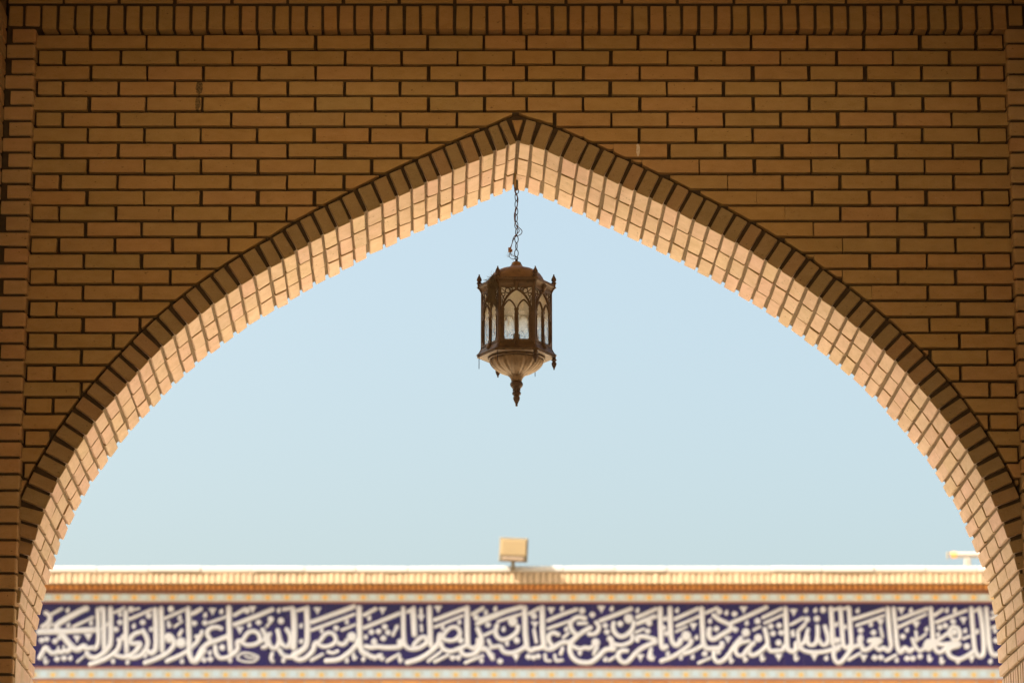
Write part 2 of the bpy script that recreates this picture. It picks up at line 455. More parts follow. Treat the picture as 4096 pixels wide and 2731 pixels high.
# ------------------------------------------------------------------ pillars
def pillar(sx, label):
    t = thing('brick_pillar', label, 'pillar', group='brick pillars flanking the arch')
    xi = XL if sx < 0 else XR; xo = SX0 if sx < 0 else SX1
    b = bmesh.new(); a0, a1 = sorted((xo, xi+(-.010 if sx < 0 else .010)))
    add_box(b, a0, a1, -PR+.011, .010, 0, TOP-.01); obj('mortar', b, M_MORT, t)
    zj = at(100, 112, -PR)[1]; k = 0; low = bmesh.new()
    while True:
        z1 = zj-PIT*k-JH/2; z0 = z1-PIT+JH
        if z0 < .1: break
        wdt = .116 if k % 2 else .094
        # brick with a bull-nosed inner front edge
        key = ('bn', sx, k % 2, R.randrange(4))
        if key not in _cache or z1 < 3.4:
            bb = bmesh.new() if z1 >= 3.4 else low
            x_in = 0; d = .10; r_ = .011
            prof = [(-wdt, 0), (-r_, 0)]+[(-r_+r_*math.sin(a), r_-r_*math.cos(a)) for a in (rad(30), rad(60), rad(90))]+[(0, PR+.05), (-wdt, PR+.05)]
            pv = [(px*(-1 if sx > 0 else 1), py) for px, py in prof]
            vs0 = [bb.verts.new((x+(0 if z1 >= 3.4 else xi), y+(0 if z1 >= 3.4 else -PR), (0 if z1 >= 3.4 else z0))) for x, y in pv]
            vs1 = [bb.verts.new((v.co.x, v.co.y, v.co.z+PIT-JH)) for v in vs0]
            nn = len(pv)
            f0 = bb.faces.new(vs0); f1 = bb.faces.new(vs1[::-1])
            for i in range(nn): bb.faces.new((vs0[(i+1) % nn], vs0[i], vs1[i], vs1[(i+1) % nn]))
            if z1 >= 3.4:
                bmesh.ops.bevel(bb, geom=list(f0.edges)+list(f1.edges), offset=.002, segments=1, affect='EDGES')
                for v in bb.verts: v.co += Vector((R.uniform(-.0006, .0006), R.uniform(-.0004, .0004), R.uniform(-.0006, .0006)))
                bmesh.ops.recalc_face_normals(bb, faces=bb.faces[:])
                me = bpy.data.meshes.new('brick'); bb.to_mesh(me); bb.free(); me.materials.append(M_PILL); _cache[key] = me
        if z1 >= 3.4: obj('brick', _cache[key], None, t, (xi+R.uniform(-.0015, .0015), -PR+R.uniform(-.001, .001), z0), (0, R.uniform(-.006, .006), 0))
        k += 1
    bmesh.ops.recalc_face_normals(low, faces=low.faces[:])
    o = obj('lower_bricks', low, M_PILL, t); o['kind'] = 'stuff'
pillar(-1, 'brick pillar with rounded edge up the left side of the arch')
pillar(1, 'brick pillar with rounded edge up the right side of the arch')

# ------------------------------------------------------------------ upright course and the courses above it
band = thing('brick_band', 'projecting band of upright bricks with stretcher courses on top, running above the wall panel', 'brick band')
zb = at(2048, 117, -PR)[1]; zt = zb+.1015
b = bmesh.new(); add_box(b, SX0, SX1, -PR+.012, .0105, zb+.004, TOP-.02); obj('mortar', b, M_MORT, band)
SJ = [29,95.9,163.7,231.5,299,365.8,432.6,499,563.6,629,695.5,762.4,828.8,894.3,961,1027.8,1094.5,1160,1224.5,1290,1352,1417.7,1484.6,1550.5,1617.4,1682,1749.8,1818.5,1883,1948,2015,2082,2148,2209,2271,2331,2396,2462,2529.5,2595.4,2660.4,2726.4,2795,2862,2927,2994.9,3060.7,3125.8,3193,3261,3327,3392,3459,3524,3589.5,3652.4,3715,3780.5,3843.4,3906.3,3968.3,4030.8,4096]
for ja, jb in zip(SJ, SJ[1:]):
    xa = at(ja, 68, -PR)[0]; xb = at(jb, 68, -PR)[0]
    w = xb-xa-.0122
    short = ja < 120 or ja > 4000
    zz = zb+(.016 if short else 0)
    me = brick_mesh(round(w*500)/500, zt-zz, PR+.04, bev=.0032, jit=.0011, mat=M_WALL, var=2)
    obj('brick', me, None, band, (xa+.0061, -PR+R.uniform(-.002, .0015), zz+R.uniform(-.001, .001)), (0, R.uniform(-.012, .012), R.uniform(-.008, .008)))
TJ = [-1.9+0]+[at(u, 8, -PR)[0] for u in (252.6,476,700,928,1149.7,1374,1596.8,1819.5,2043,2264,2486.4,2709.5,2934.5,3158,3383,3606,3827)]
TJ[0] = TJ[1]-.2312; TJ = [TJ[0]]+TJ[1:]+[TJ[-1]+.2312]
ztop = at(2048, 12.5, -PR)[1]
for rr in range(4):
    z0 = ztop+rr*PIT; sh = 0 if rr % 2 == 0 else .1156
    js = [SX0-.005]+[x-sh for x in TJ if x-sh > SX0+.05]+[SX1+.005]
    for ja, jb in zip(js, js[1:]):
        if jb-ja < .03: continue
        me = brick_mesh(round((jb-ja-JV)*200)/200, PIT-JH, PR+.04, bev=.0018, mat=M_WALL, var=3)
        obj('brick', me, None, band, (ja+JV/2, -PR+R.uniform(-.0012, .0012), z0))

# ------------------------------------------------------------------ side walls, vault, back wall
DEPTH = 1.5
def side_wall(sx, label):
    t = thing('side_wall', label, 'wall', group='side walls of the passage')
    x = SX0 if sx < 0 else SX1
    b = bmesh.new(); x0, x1 = sorted((x-sx*-.012, x+sx*.5)); add_box(b, x0, x1, -DEPTH, .0, 0, TOP-.03); obj('wall_body', b, M_PLAIN, t)
    zj = at(20, 130, -.2)[1]
    for k in range(44):
        z0 = zj+PIT*2-PIT*(k+1)
        y1 = -PR-.006
        for c, (ln) in enumerate(((.105 if k % 2 else .215), .215, .215)):
            me = brick_mesh(ln, PIT-JH, .06, bev=.004, mat=M_PILL, var=3, key='s')
            if sx < 0: obj('brick', me, None, t, (x+R.uniform(-.001, .001), y1-ln, z0), (0, 0, math.pi/2))
            else: obj('brick', me, None, t, (x+R.uniform(-.001, .001), y1, z0), (0, 0, -math.pi/2))
            y1 -= ln+JV
            if len([1]) and c == 1: break
side_wall(-1, 'ochre brick side wall edge at the far left, running from the pillar towards the viewer')
side_wall(1, 'ochre brick side wall meeting the right pillar, running towards the viewer')
# roof of the bay; then an unseen screen and hall, added to dim the wall's edges
b = bmesh.new(); add_box(b, -9, 9, -DEPTH-.4, THK-.04, TOP+.003, TOP+.5)
o = obj('porch_roof', b, M_CEIL); tag(o, 'flat roof slab over the short bay in front of the arch', 'roof')
b = bmesh.new(); add_box(b, -9, 9, -DEPTH-.4, -DEPTH-.003, 6.0, TOP)
o = obj('light_block_lintel', b, M_PLAIN); tag(o, 'unseen lintel added to keep sky light off the wall top', 'lintel')
for sx, lab in ((-1, 'left'), (1, 'right')):
    b = bmesh.new(); x0, x1 = (-9, -1.88) if sx < 0 else (1.90, 9)
    add_box(b, x0, x1, -DEPTH-.39, -DEPTH-.004, 0, 5.999)
    o = obj('light_block_pier', b, M_PLAIN); tag(o, 'unseen pier added at the %s to narrow the light on the wall' % lab, 'pier', 'added light-narrowing piers')
    b = bmesh.new(); x0, x1 = (-6.5, -6) if sx < 0 else (6, 6.5)
    add_box(b, x0, x1, -9, -DEPTH-.4, 0, 6.2)
    o = obj('light_block_side', b, M_PLAIN); tag(o, 'unseen wall added on the %s to keep sun from under the slab' % lab, 'wall', 'added sun-blocking sides')
b = bmesh.new(); add_box(b, -7, 7, -9.2, -DEPTH-.41, 6.21, 6.6)  # added canopy, unseen, blocking sky light on the wall face
o = obj('light_block_roof', b, M_CEIL); tag(o, 'unseen flat slab added to block sky light behind the inner opening', 'roof')

# unseen dark wings added to block low sky from the arch sides
M_SKY_BLOCK = simple('dark_sky_block_brickwork', (.13, .09, .05), .9, (.10, .07, .035), 1.5)
for sx, lab in ((-1, 'left'), (1, 'right')):
    b = bmesh.new(); x0, x1 = (-20, -14) if sx < 0 else (14, 20)
    add_box(b, x0, x1, THK+.05, 48.9, 0, 6.6)
    for i in range(9):          # blind bays of the added wing, facing the court
        add_box(b, min(sx*13.94, sx*14.05), max(sx*13.94, sx*14.05), 2+i*4, 2.6+i*4, 0, 6.2)
    o = obj('sky_block_wing', b, M_SKY_BLOCK); tag(o, 'unseen brick wing added on the %s of the courtyard to block low sky' % lab, 'building', 'added sky-blocking wings')

# ------------------------------------------------------------------ building across the courtyard
YB = 40.0
def zB(v, y=YB): return at(2048, v, y)[1]
def xB(u, y=YB, v=2500): return at(u, v, y)[0]
M_CREAM = brick_mat('cream_parapet_brick', [(.40, .295, .20), (.43, .315, .215), (.375, .275, .19), (.415, .30, .195)], .1)
M_ORNG = brick_mat('orange_brick', [(.62, .27, .075), (.56, .23, .065), (.66, .30, .085), (.52, .20, .06)], .1)
M_TERRA = simple('terracotta', (.42, .20, .18), .8, (.36, .16, .14), 5)
M_COPE = simple('white_coping', (.43, .405, .38), .7, (.36, .335, .31), 3)
M_SHED = simple('facade_brickwork', (.50, .34, .18), .9, (.42, .28, .14), 3)
def glaze(name, c1, c2, c3):
    k = N(name, .28); k.b.inputs['Specular IOR Level'].default_value = .35
    r = k.n('ShaderNodeObjectInfo').outputs['Random']; p = k.pos()
    base = k.ramp(r, [(0, c1), (.5, c2), (1, c3)])
    base = k.mix(k.ramp(k.noise(7, 3, p), [(.4, 0.0), (.7, .5)]), base, (.028, .013, .045))
    k.color(base); k.bump(k.noise(6, 2, p), .15, .01); return k.m
M_BLUE = glaze('cobalt_glazed_tile', (.018, .011, .105), (.014, .010, .082), (.024, .013, .115))
M_LET = simple('cream_white_glaze', (.66, .665, .72), .35, (.60, .60, .65), 4, spec=.5)
def border_mat(g=1.0):
    k = N('turquoise_border_glaze', .35); tc = k.n('ShaderNodeTexCoord').outputs['Object']
    sp = k.n('ShaderNodeSeparateXYZ'); k.l(tc, sp.inputs[0]); x, z = sp.outputs[0], sp.outputs[2]
    p = k.pos()
    base = k.mix(k.ramp(k.noise(14, 4, p), [(.42, 0.0), (.6, 1.0)]), (.50, .56, .62), (.58, .62, .66))
    dx = k.math('ABSOLUTE', k.math('SUBTRACT', x, .14))
    sq = k.math('MULTIPLY', k.math('LESS_THAN', dx, .05), k.math('LESS_THAN', k.math('ABSOLUTE', k.math('SUBTRACT', z, .075)), .045))
    base = k.mix(sq, base, (.54, .68, .80))
    e = k.math('MINIMUM', x, k.math('SUBTRACT', .281, x))
    dd = k.math('ADD', k.math('MULTIPLY', e, e), k.math('MULTIPLY', k.math('POWER', k.math('ABSOLUTE', k.math('SUBTRACT', z, .060)), 2.0), .8))
    base = k.mix(k.math('LESS_THAN', dd, .0018), base, (.62, .62, .52))
    base = k.mix(k.math('LESS_THAN', dd, .0007), base, (.80, .52, .15))
    k.color(k.mix(1.0, base, (g, g, g), 'MULTIPLY')); return k.m
M_BORD = border_mat(1.25); M_BORD2 = border_mat(.78)  # same tile, lightened above and darkened below to even out the shade

bld = thing('courtyard_building', 'tiled courtyard building with white coping, cream parapet and blue calligraphy frieze beyond the arch', 'building')
PX = (xB(2600)-xB(1600))/1000          # metres per photo pixel on the tile plane
X0, X1 = xB(-170), xB(4266)
b = bmesh.new(); add_box(b, X0-6, X1+6, YB+.05, YB+9, 0, zB(2290)); obj('wall', b, M_SHED, bld)
b = bmesh.new(); add_box(b, X0-6, X1+6, YB-.02, YB+.0495, 0, zB(2745)); obj('lower_wall', b, M_SHED, bld)
# coping
yc = YB-.512
b = bmesh.new(); add_box(b, X0-6, X1+6, yc+.03, YB+.58, zB(2285, yc)+.003, zB(2265, yc)-.004); cop = obj('coping', b, M_COPE, bld)
ncs = 24
for i in range(ncs):
    me = brick_mesh((X1-X0+2)/ncs-.006, zB(2263.5, yc)-zB(2285, yc), .5, bev=.012, jit=.002, mat=M_COPE, var=4, key='c')
    obj('coping_slab', me, None, cop, (X0-1+i*(X1-X0+2)/ncs, yc+R.uniform(-.004, .004), zB(2285, yc)+R.uniform(-.003, .003)))
# parapet: core, then one brick after another
par = obj('parapet', (lambda q: (add_box(q, X0-6, X1+6, YB-.44, YB+.049, zB(2333, YB-.5)+.005, zB(2286, YB-.5)), q)[1])(bmesh.new()), M_SHED, bld)
yp = YB-.5; step = 25.05*PX*(yp+CAM_D)/(YB+CAM_D); z0 = zB(2333, yp); z1 = zB(2290.5, yp)
b = bmesh.new(); add_box(b, X0, X1, yp-.006, yp+.1, z1+.002, zB(2285.5, yp)); obj('string_course', b, M_CREAM, bld)
n = int((X1-X0)/step)
for i in range(n):
    me = brick_mesh(step-.012, z1-z0, .07, bev=.010, mat=M_CREAM, var=5, key='p')
    obj('brick', me, None, par, (X0+i*step, yp+R.uniform(-.003, .003), z0), (0, 0, R.uniform(-.02, .02)))
# saw-tooth course under it
saw = obj('cornice', (lambda q: (add_box(q, X0-6, X1+6, YB-.33, YB+.048, zB(2357, YB-.4), z0-.002), q)[1])(bmesh.new()), simple('recess_shade_brick', (.28, .13, .085), .9), bld)  # shade between the teeth put into the core's dark colour
a = .060; zs0 = zB(2354, YB-.42)
for i in range(n):
    key = ('saw', R.randrange(4))
    if key not in _cache:
        bm_ = bmesh.new(); add_box(bm_, 0, a, 0, a, 0, z0-.003-zs0, bev=.003)
        me = bpy.data.meshes.new('brick'); bm_.to_mesh(me); bm_.free(); me.materials.append(M_ORNG); _cache[key] = me
    obj('brick', _cache[key], None, saw, (X0+(i+.5)*step, YB-.435, zs0), (0, 0, math.pi/4))
# terracotta fillets
for va, vb, pr in ((2358, 2361, .03), (2405, 2410.5, .03), (2665, 2671, .03), (2714, 2718, .045)):
    b = bmesh.new(); add_box(b, X0-6, X1+6, YB-pr, YB+.047, zB(vb, YB-pr), zB(va, YB-pr)); obj('fillet', b, M_TERRA, bld)
# borders of printed tiles
TW = 76.45*PX; TX0 = xB(231-76.45*5)
def tile_band(name, v0, v1, rows, mat, y, off=0.0, dep=.045, gap=.006):
    pb = bmesh.new(); add_box(pb, X0-6, X1+6, y+.012, YB+.0465, zB(v1), zB(v0)); p = obj(name, pb, M_COPE if mat is not M_BLUE else M_TERRA2, bld)
    h = (zB(v0)-zB(v1))/rows; nt_ = int((X1-TX0)/TW)+1
    for r_ in range(rows):
        for i in range(nt_):
            me = brick_mesh(TW-gap, h-gap, dep-.02, bev=.004, mat=mat, var=4, key=name)
            obj('tile', me, None, p, (TX0+off+i*TW, y+R.uniform(-.002, .002), zB(v1)+r_*h+gap/2), (R.uniform(-.006, .006), 0, R.uniform(-.006, .006)))
    return p
M_TERRA2 = simple('purple_grout', (.16, .11, .17), .9)
tile_band('border_band', 2361.5, 2404.5, 1, M_BORD, YB-.012)
tile_band('border_band', 2671.5, 2713.5, 1, M_BORD2, YB-.012, -10*PX)
ins = tile_band('inscription_band', 2411.5, 2663.5, 3, M_BLUE, YB-.005)
tile_band('brick_course', 2719.5, 2744, 1, M_ORNG, YB-.03, 0, .06, .02)

# ---- calligraphy: strokes traced as centre lines with a width, raised from the tiles
OX = {'A': 120, 'B': 720, 'C': 1320, 'D': 1920, 'E': 2520, 'F': 3120, 'G': 3520}
def sp_(o, x, y):
    px, pz = at(OX[o]+x/3.193, 2240+y/3.193, YB-.01); return Vector((px, pz))
def stroke(o, w, pts, taper=(0.55, .55), parent=ins):
    P = [sp_(o, x, y) for x, y in pts]
    P = catmull([(p.x, 0, p.y) for p in P], 5) if len(P) > 2 else [Vector((P[0].x, 0, P[0].y)), Vector(((P[0].x+P[1].x)/2, 0, (P[0].y+P[1].y)/2)), Vector((P[1].x, 0, P[1].y))]
    hw = w*1.12/3.193*PX/2; n_ = len(P); bm_ = bmesh.new(); rows_ = []
    hgt = .034+R.uniform(-.004, .004)
    P2 = [P[0]+(P[0]-P[1]).normalized()*hw*.55]+P+[P[-1]+(P[-1]-P[-2]).normalized()*hw*.55]
    for i, p in enumerate(P2):
        t = (P2[min(i+1, len(P2)-1)]-P2[max(i-1, 0)]).normalized(); s_ = Vector((-t.z, 0, t.x))
        f = taper[0] if i == 0 else taper[1] if i == len(P2)-1 else 1
        if i in (0, len(P2)-1): f *= .55
        h_ = hw*f
        rows_.append([bm_.verts.new(p+s_*h_*a_+Vector((0, YB-.004-hgt*b_*(f if f < .9 else 1), 0))) for a_, b_ in ((-1, 0), (-.8, .62), (-.3, 1), (.3, 1), (.8, .62), (1, 0))])
    for q, r_ in zip(rows_, rows_[1:]):
        for k in range(5): bm_.faces.new((q[k], q[k+1], r_[k+1], r_[k]))
        bm_.faces.new((q[5], q[0], r_[0], r_[5]))
    bm_.faces.new(rows_[0][::-1]); bm_.faces.new(rows_[-1])
    bmesh.ops.recalc_face_normals(bm_, faces=bm_.faces[:])
    ob = obj('letter_stroke', bm_, M_LET, parent); smooth(ob); return ob
_placed = []
def solid(o, poly, name, hgt=.028):
    P = [sp_(o, x, y) for x, y in poly]
    c = sum(P, Vector((0, 0)))/len(P)
    if any((c-q).length < .035 for q in _placed): return      # neighbouring close-ups overlap: same mark seen twice
    _placed.append(c); hgt += R.uniform(-.004, .004); bm_ = bmesh.new()
    base = [bm_.verts.new((p.x, YB-.004, p.y)) for p in P]
    mid = [bm_.verts.new((c.x+(p.x-c.x)*.72, YB-.004-hgt, c.y+(p.y-c.y)*.72)) for p in P]
    m = len(P)
    for i in range(m): bm_.faces.new((base[i], base[(i+1) % m], mid[(i+1) % m], mid[i]))
    bm_.faces.new(mid); bm_.faces.new(base[::-1]); bmesh.ops.recalc_face_normals(bm_, faces=bm_.faces[:])
    obj(name, bm_, M_LET, ins)
def dot(o, x, y, r=42): solid(o, [(x-r, y-r*.1), (x-r*.2, y-r*.95), (x+r*.75, y-r*.55), (x+r*.95, y+r*.2), (x+r*.1, y+r), (x-r*.75, y+r*.5)], 'letter_dot', .032)
def tri(o, x, y, r=52): solid(o, [(x-r*1.15, y-r*.75), (x-r*.3, y-r*.95), (x+r*1.1, y-r*.8), (x+r*.6, y), (x, y+r*1.15), (x-r*.45, y+r*.2)], 'letter_mark', .026)
def tear(o, x, y, r=34): solid(o, [(x+r*.55, y-r*1.35), (x+r*.95, y+r*.1), (x+r*.35, y+r), (x-r*.5, y+r*.85), (x-r*.9, y+r*.05), (x-r*.5, y-r*.8)], 'letter_mark', .026)
def comma(o, x, y, r=40): solid(o, [(x-r*.9, y-r*1.4), (x+r*.2, y-r*1.2), (x-r*.1, y-r*.1), (x+r, y-r*.2), (x+r*.3, y+r*1.1), (x-r*.6, y+r*1.3), (x-r, y+r*.3)], 'letter_mark', .026)
def blob(o, x, y, r=45): solid(o, [(x+r*math.cos(t_*.785), y+r*math.sin(t_*.785)*1.02) for t_ in range(8)], 'letter_mark', .034)

TXT = '''
A 60 190,660 245,700 252,760 215,810 150,852
A 74 100,915 300,908 480,905 840,885
A 34 900,878 960,850 1025,775
A 74 735,612 690,622 560,690 430,765 355,815 340,860 400,930 480,1035 545,1105 600,1142 650,1118 690,1095 730,1130
A 55 690,1110 740,1130 790,1112 830,1125 862,1085 878,1000 872,800 866,612
A 58 600,1150 520,1125 480,1165 440,1150 400,1175 360,1162 320,1185 275,1180 240,1150 210,1112 185,1130 155,1190 118,1255
A 30 515,1075 518,1140
A 30 432,1090 430,1150
A 30 362,1095 360,1160
A 60 940,605 948,900 952,1140
A 64 1028,600 1035,850 1030,1050 1000,1120 930,1190 845,1240 770,1232 718,1180
A 44 270,692 410,612
A 42 545,852 810,722
A 40 1070,670 1210,600
A 34 215,870 300,805
A 32 600,1300 690,1222
A 62 1225,645 1228,900 1238,1172
A 56 1195,955 1165,1015 1122,1010
A 58 1150,1010 1140,1090 1090,1170 940,1270 760,1332
A 60 1070,1190 1130,1222 1210,1232 1290,1210 1385,1120 1405,1060 1310,1062 1285,1010 1330,945 1405,912
A 60 1435,885 1490,975 1505,1080 1440,1190 1345,1242 1270,1232 1225,1205
A 66 1600,612 1612,900 1610,1100 1585,1165 1540,1182 1495,1150
A 62 1675,600 1690,900 1690,1165
A 44 1270,752 1560,622
A 34 1260,605 1330,625 1400,610
A 60 1845,1030 1830,1100 1740,1192 1600,1262 1460,1312
A 60 1740,1000 1770,950 1820,985 1845,1040
A 46 1900,960 1945,885
A 44 1722,742 1980,625
A 34 1840,852 1950,772
A 66 2020,600 2032,900 2040,1180 2068,1258 2110,1292 2165,1235 2235,1140
A 54 2200,900 2180,960 2110,975
A 56 2165,980 2135,1040 2075,1100 1960,1190 1740,1290
A 50 2065,682 2190,612
B 64 140,1268 185,1288 235,1225 285,1130 360,1062 480,1020 622,962
B 58 535,872 470,850 380,872 350,945 400,1015
B 50 150,690 272,622
B 40 372,800 600,712
B 70 625,590 632,900 650,1172
B 58 452,1090 462,1180 510,1242 590,1242 690,1190 740,1120 735,1040 785,1022
B 56 785,1040 850,1080 950,1072 1020,1030 1012,950 950,905 870,925 820,992 800,1035
B 54 1050,872 1092,950 1080,1005 1025,1035
B 60 690,822 940,725 1190,620
B 50 690,702 840,612
B 30 735,1232 800,1182 900,1190 1000,1232 940,1290 830,1292 745,1262 735,1232
B 26 820,1215 880,1240 960,1240
B 52 1155,925 1122,1000 1095,1105 1045,1105
B 58 1248,880 1270,1000 1242,1100 1195,1125 1150,1080 1130,1010
B 58 1358,870 1410,960 1402,1070 1360,1102 1308,1070 1275,1000
B 74 1452,625 1462,900 1452,1130
B 70 1620,600 1630,900 1615,1080 1545,1155 1440,1212
B 56 1270,1132 1312,1200 1400,1232 1500,1195 1600,1120
B 60 1442,1225 1520,1270 1612,1240 1700,1150 1722,1065 1765,1040
B 46 1312,625 1450,602
B 46 1500,640 1640,595
B 34 1180,760 1100,850
B 48 1182,1182 1165,1250 1192,1292
B 42 1672,1282 1830,1192
B 54 1755,1062 1830,1100 1930,1082 1992,1030 1972,950 1900,922 1840,960 1790,1032
B 54 2022,1050 2062,1075 2110,1062 2135,1010
B 58 1672,792 1950,690 2235,580
B 44 1672,892 1950,790 2235,685
B 38 2062,892 2245,818
B 44 1880,1162 1955,1182 2022,1152
C 60 0,702 160,645 300,590
C 62 345,1010 348,1060 290,1135 200,1212 90,1268 -60,1282
C 50 140,1082 200,1050
C 70 375,590 380,900 390,1100 428,1178 485,1200
C 50 430,702 590,612
C 52 430,862 660,770 895,672
C 62 450,1092 520,1112 600,1100 700,1112 800,1112 895,1100 935,1040
C 36 565,1000 572,1080
C 40 845,862 800,962
C 58 935,600 940,900 952,1050 990,1112 1060,1132 1150,1112 1232,1050 1228,990 1170,982 1105,1040 1065,1095
C 72 1060,612 1072,800 1080,960
C 44 985,662 1080,595
C 66 1270,590 1280,900 1290,1100
C 62 1400,960 1380,1062 1290,1162 1150,1252 975,1308
C 44 1160,610 1165,680
C 38 1165,820 1172,905
C 56 1332,762 1530,685 1730,610
C 42 1332,852 1520,775 1700,702
C 54 1430,990 1510,1022 1600,1010 1662,940 1632,862 1552,852 1490,900 1442,970
C 66 1750,590 1755,900 1760,1080
C 58 1422,1050 1440,1122 1530,1160 1640,1132 1775,1070
C 60 1882,860 1932,980 1932,1090 1860,1182 1762,1212 1692,1190 1672,1132
C 54 1760,1082 1830,1122 1888,1072 1888,1000
C 42 1250,1292 1420,1162
C 42 1332,1300 1520,1202
C 40 1722,1310 1960,1212
C 42 722,1290 890,1192
C 48 1812,690 1960,602
C 56 1870,812 2060,730 2235,655
C 42 1962,962 2110,890
C 58 1942,1140 2000,1130 2055,1215 2085,1262
C 52 2050,1112 2175,1088
C 44 2060,1090 2020,1010
D 58 0,760 280,665 540,590
D 40 222,780 390,725 540,680
D 66 572,590 580,900 600,1100
D 68 795,590 802,900 822,1100
D 44 622,682 760,605
D 58 490,830 472,910 390,982 290,1012 220,972 200,900 222,815
D 58 262,1090 300,1160 380,1182 480,1162 590,1095
D 60 600,1112 650,1150 700,1128 760,1120 800,1102 870,1132 930,1122 1040,1052 1140,1042
D 56 1012,950 940,922 880,960 890,1042 940,1092
D 44 690,880 705,960 722,1050
D 40 832,1192 842,1270 905,1282
D 40 955,1200 975,1280 1060,1270
D 48 1060,1112 1030,1202
D 50 862,770 1050,690 1240,620
D 42 862,872 1150,772
D 38 1058,992 1140,922
D 60 1352,740 1250,722 1165,780 1162,860 1222,940 1265,962
D 46 1372,802 1245,802
D 58 1232,972 1330,902 1425,850
D 62 1242,970 1172,1040 1150,1140 1182,1232 1262,1292 1400,1302 1500,1242 1600,1142 1722,1132
D 54 1480,782 1522,850 1482,930 1380,942
D 54 1162,1082 1220,1112 1282,1132 1340,1112 1392,1122 1442,1100
D 50 1502,1102 1450,1202
D 54 1530,772 1740,690 1940,612
D 58 1972,780 1942,880 1870,952 1790,972 1722,920 1700,850 1712,785
D 52 1702,1062 1790,1082 1880,1062 1942,1020 1950,945
D 50 1690,1000 1682,1090 1732,1130
D 58 2012,1030 2012,985 2090,970 2250,1012
D 58 2255,1040 2140,1082 2062,1122 1990,1182 1902,1280 1842,1302 1780,1262 1772,1182 1822,1152 1890,1150
D 40 1642,1282 1740,1222
D 48 2190,1120 2160,1240 2215,1262
D 40 1982,922 2100,868
D 46 2002,722 2235,628
D 46 2010,802 2235,702
E 50 82,732 340,612
E 46 92,812 340,712
E 64 385,600 395,900 402,1060 425,1120 475,1090
E 64 510,600 520,900 540,1030 590,1082 638,1050 650,1000
E 50 570,752 870,612
E 44 590,842 880,712
E 34 582,912 730,842
E 56 790,1010 760,1080 680,1142 560,1222 390,1290
E 54 680,1192 780,1162 880,1112 930,1082
E 64 915,600 930,900 940,1050 980,1120 1060,1122 1160,1112 1182,1045
E 60 1062,692 1150,760 1278,822 1282,880 1180,942 1082,1002 1022,990 1008,920 1022,860
E 54 1290,800 1520,700 1750,592
E 42 962,672 1120,602
E 56 1430,982 1340,1082 1262,1202 1180,1282 1112,1292 1072,1232 1078,1160
E 50 1592,1042 1500,1132 1440,1212 1372,1202 1350,1130 1402,1062 1530,1022
E 56 1722,862 1752,1000 1750,1080 1652,1172 1562,1212 1520,1162 1540,1090 1582,1062
E 56 1752,1062 1790,1150 1870,1152 1950,1142 1975,1080
E 62 1985,600 2000,900 2012,1100 2042,1152 2110,1152 2125,1045
E 46 1690,732 1940,612
E 40 1712,802 1950,692
E 34 1570,892 1670,840
E 38 2052,822 2220,732
E 38 2150,902 2240,822
E 40 872,1312 1030,1242
F 48 230,920 240,1020 272,1082 320,1022 362,870
F 54 350,960 362,1060 412,1082 460,1050 482,960 480,830
F 54 482,990 540,1072 600,1062 612,970 572,830
F 62 650,600 670,900 678,1080
F 58 770,600 795,900 812,1080 862,1112 910,1070 902,900 882,600
F 40 682,632 770,602
F 40 802,622 880,592
F 54 242,1110 340,1162 480,1172 620,1152 772,1090
F 56 1022,1080 930,1112 862,1200 790,1290 732,1302 690,1232 702,1150 762,1120
F 56 1040,960 1012,1010 1045,1090 1065,1142 1130,1132 1205,1072
F 62 1130,1030 1205,1012 1285,1022 1225,1072
F 54 1222,1102 1270,1142 1322,1112 1380,1152 1420,1092 1418,1000
F 60 1375,600 1400,900 1420,1060
F 58 1450,600 1480,900 1502,1100 1542,1172 1600,1112 1650,1162 1700,1122
F 50 1690,992 1722,1080 1782,1152 1850,1122 1910,1140 1922,1042 1882,1030 1850,1100
F 58 1925,600 1950,900 1962,1080 2022,1172 2100,1142 2160,1082
F 50 932,752 1330,622
F 42 972,832 1330,702
F 48 1512,752 1880,612
F 44 1512,852 1870,682
F 48 1972,702 2080,622
F 36 130,822 290,732
F 36 222,902 340,782
F 42 872,1272 1030,1182
F 40 1342,1282 1490,1202
F 40 1282,850 1312,980
F 40 1735,900 1752,1032
F 34 1782,1002 1870,932
G 54 900,975 892,900 932,850 1000,872 1022,950 990,1012 920,1000
G 48 702,1040 780,992 872,925
G 58 702,1060 800,1072 920,1062 1030,1072
G 56 1012,1090 900,1122 872,1172 912,1232 1010,1260 1110,1222 1192,1162
G 58 1165,600 1190,900 1212,1120 1262,1222 1322,1190 1325,1000 1305,800 1272,612
G 40 1202,652 1280,602
G 58 1355,600 1382,900 1402,1100 1442,1202 1512,1195 1620,1130
G 46 712,792 1110,632
G 38 1060,1002 1150,962
G 46 1420,742 1560,670
G 40 1430,862 1560,800
G 46 1430,672 1560,600
G 60 1700,600 1710,900 1720,1180
'''
for ln in TXT.strip().split('\n'):
    q = ln.split(); stroke(q[0], float(q[1]), [tuple(float(v) for v in p.split(',')) for p in q[2:]])
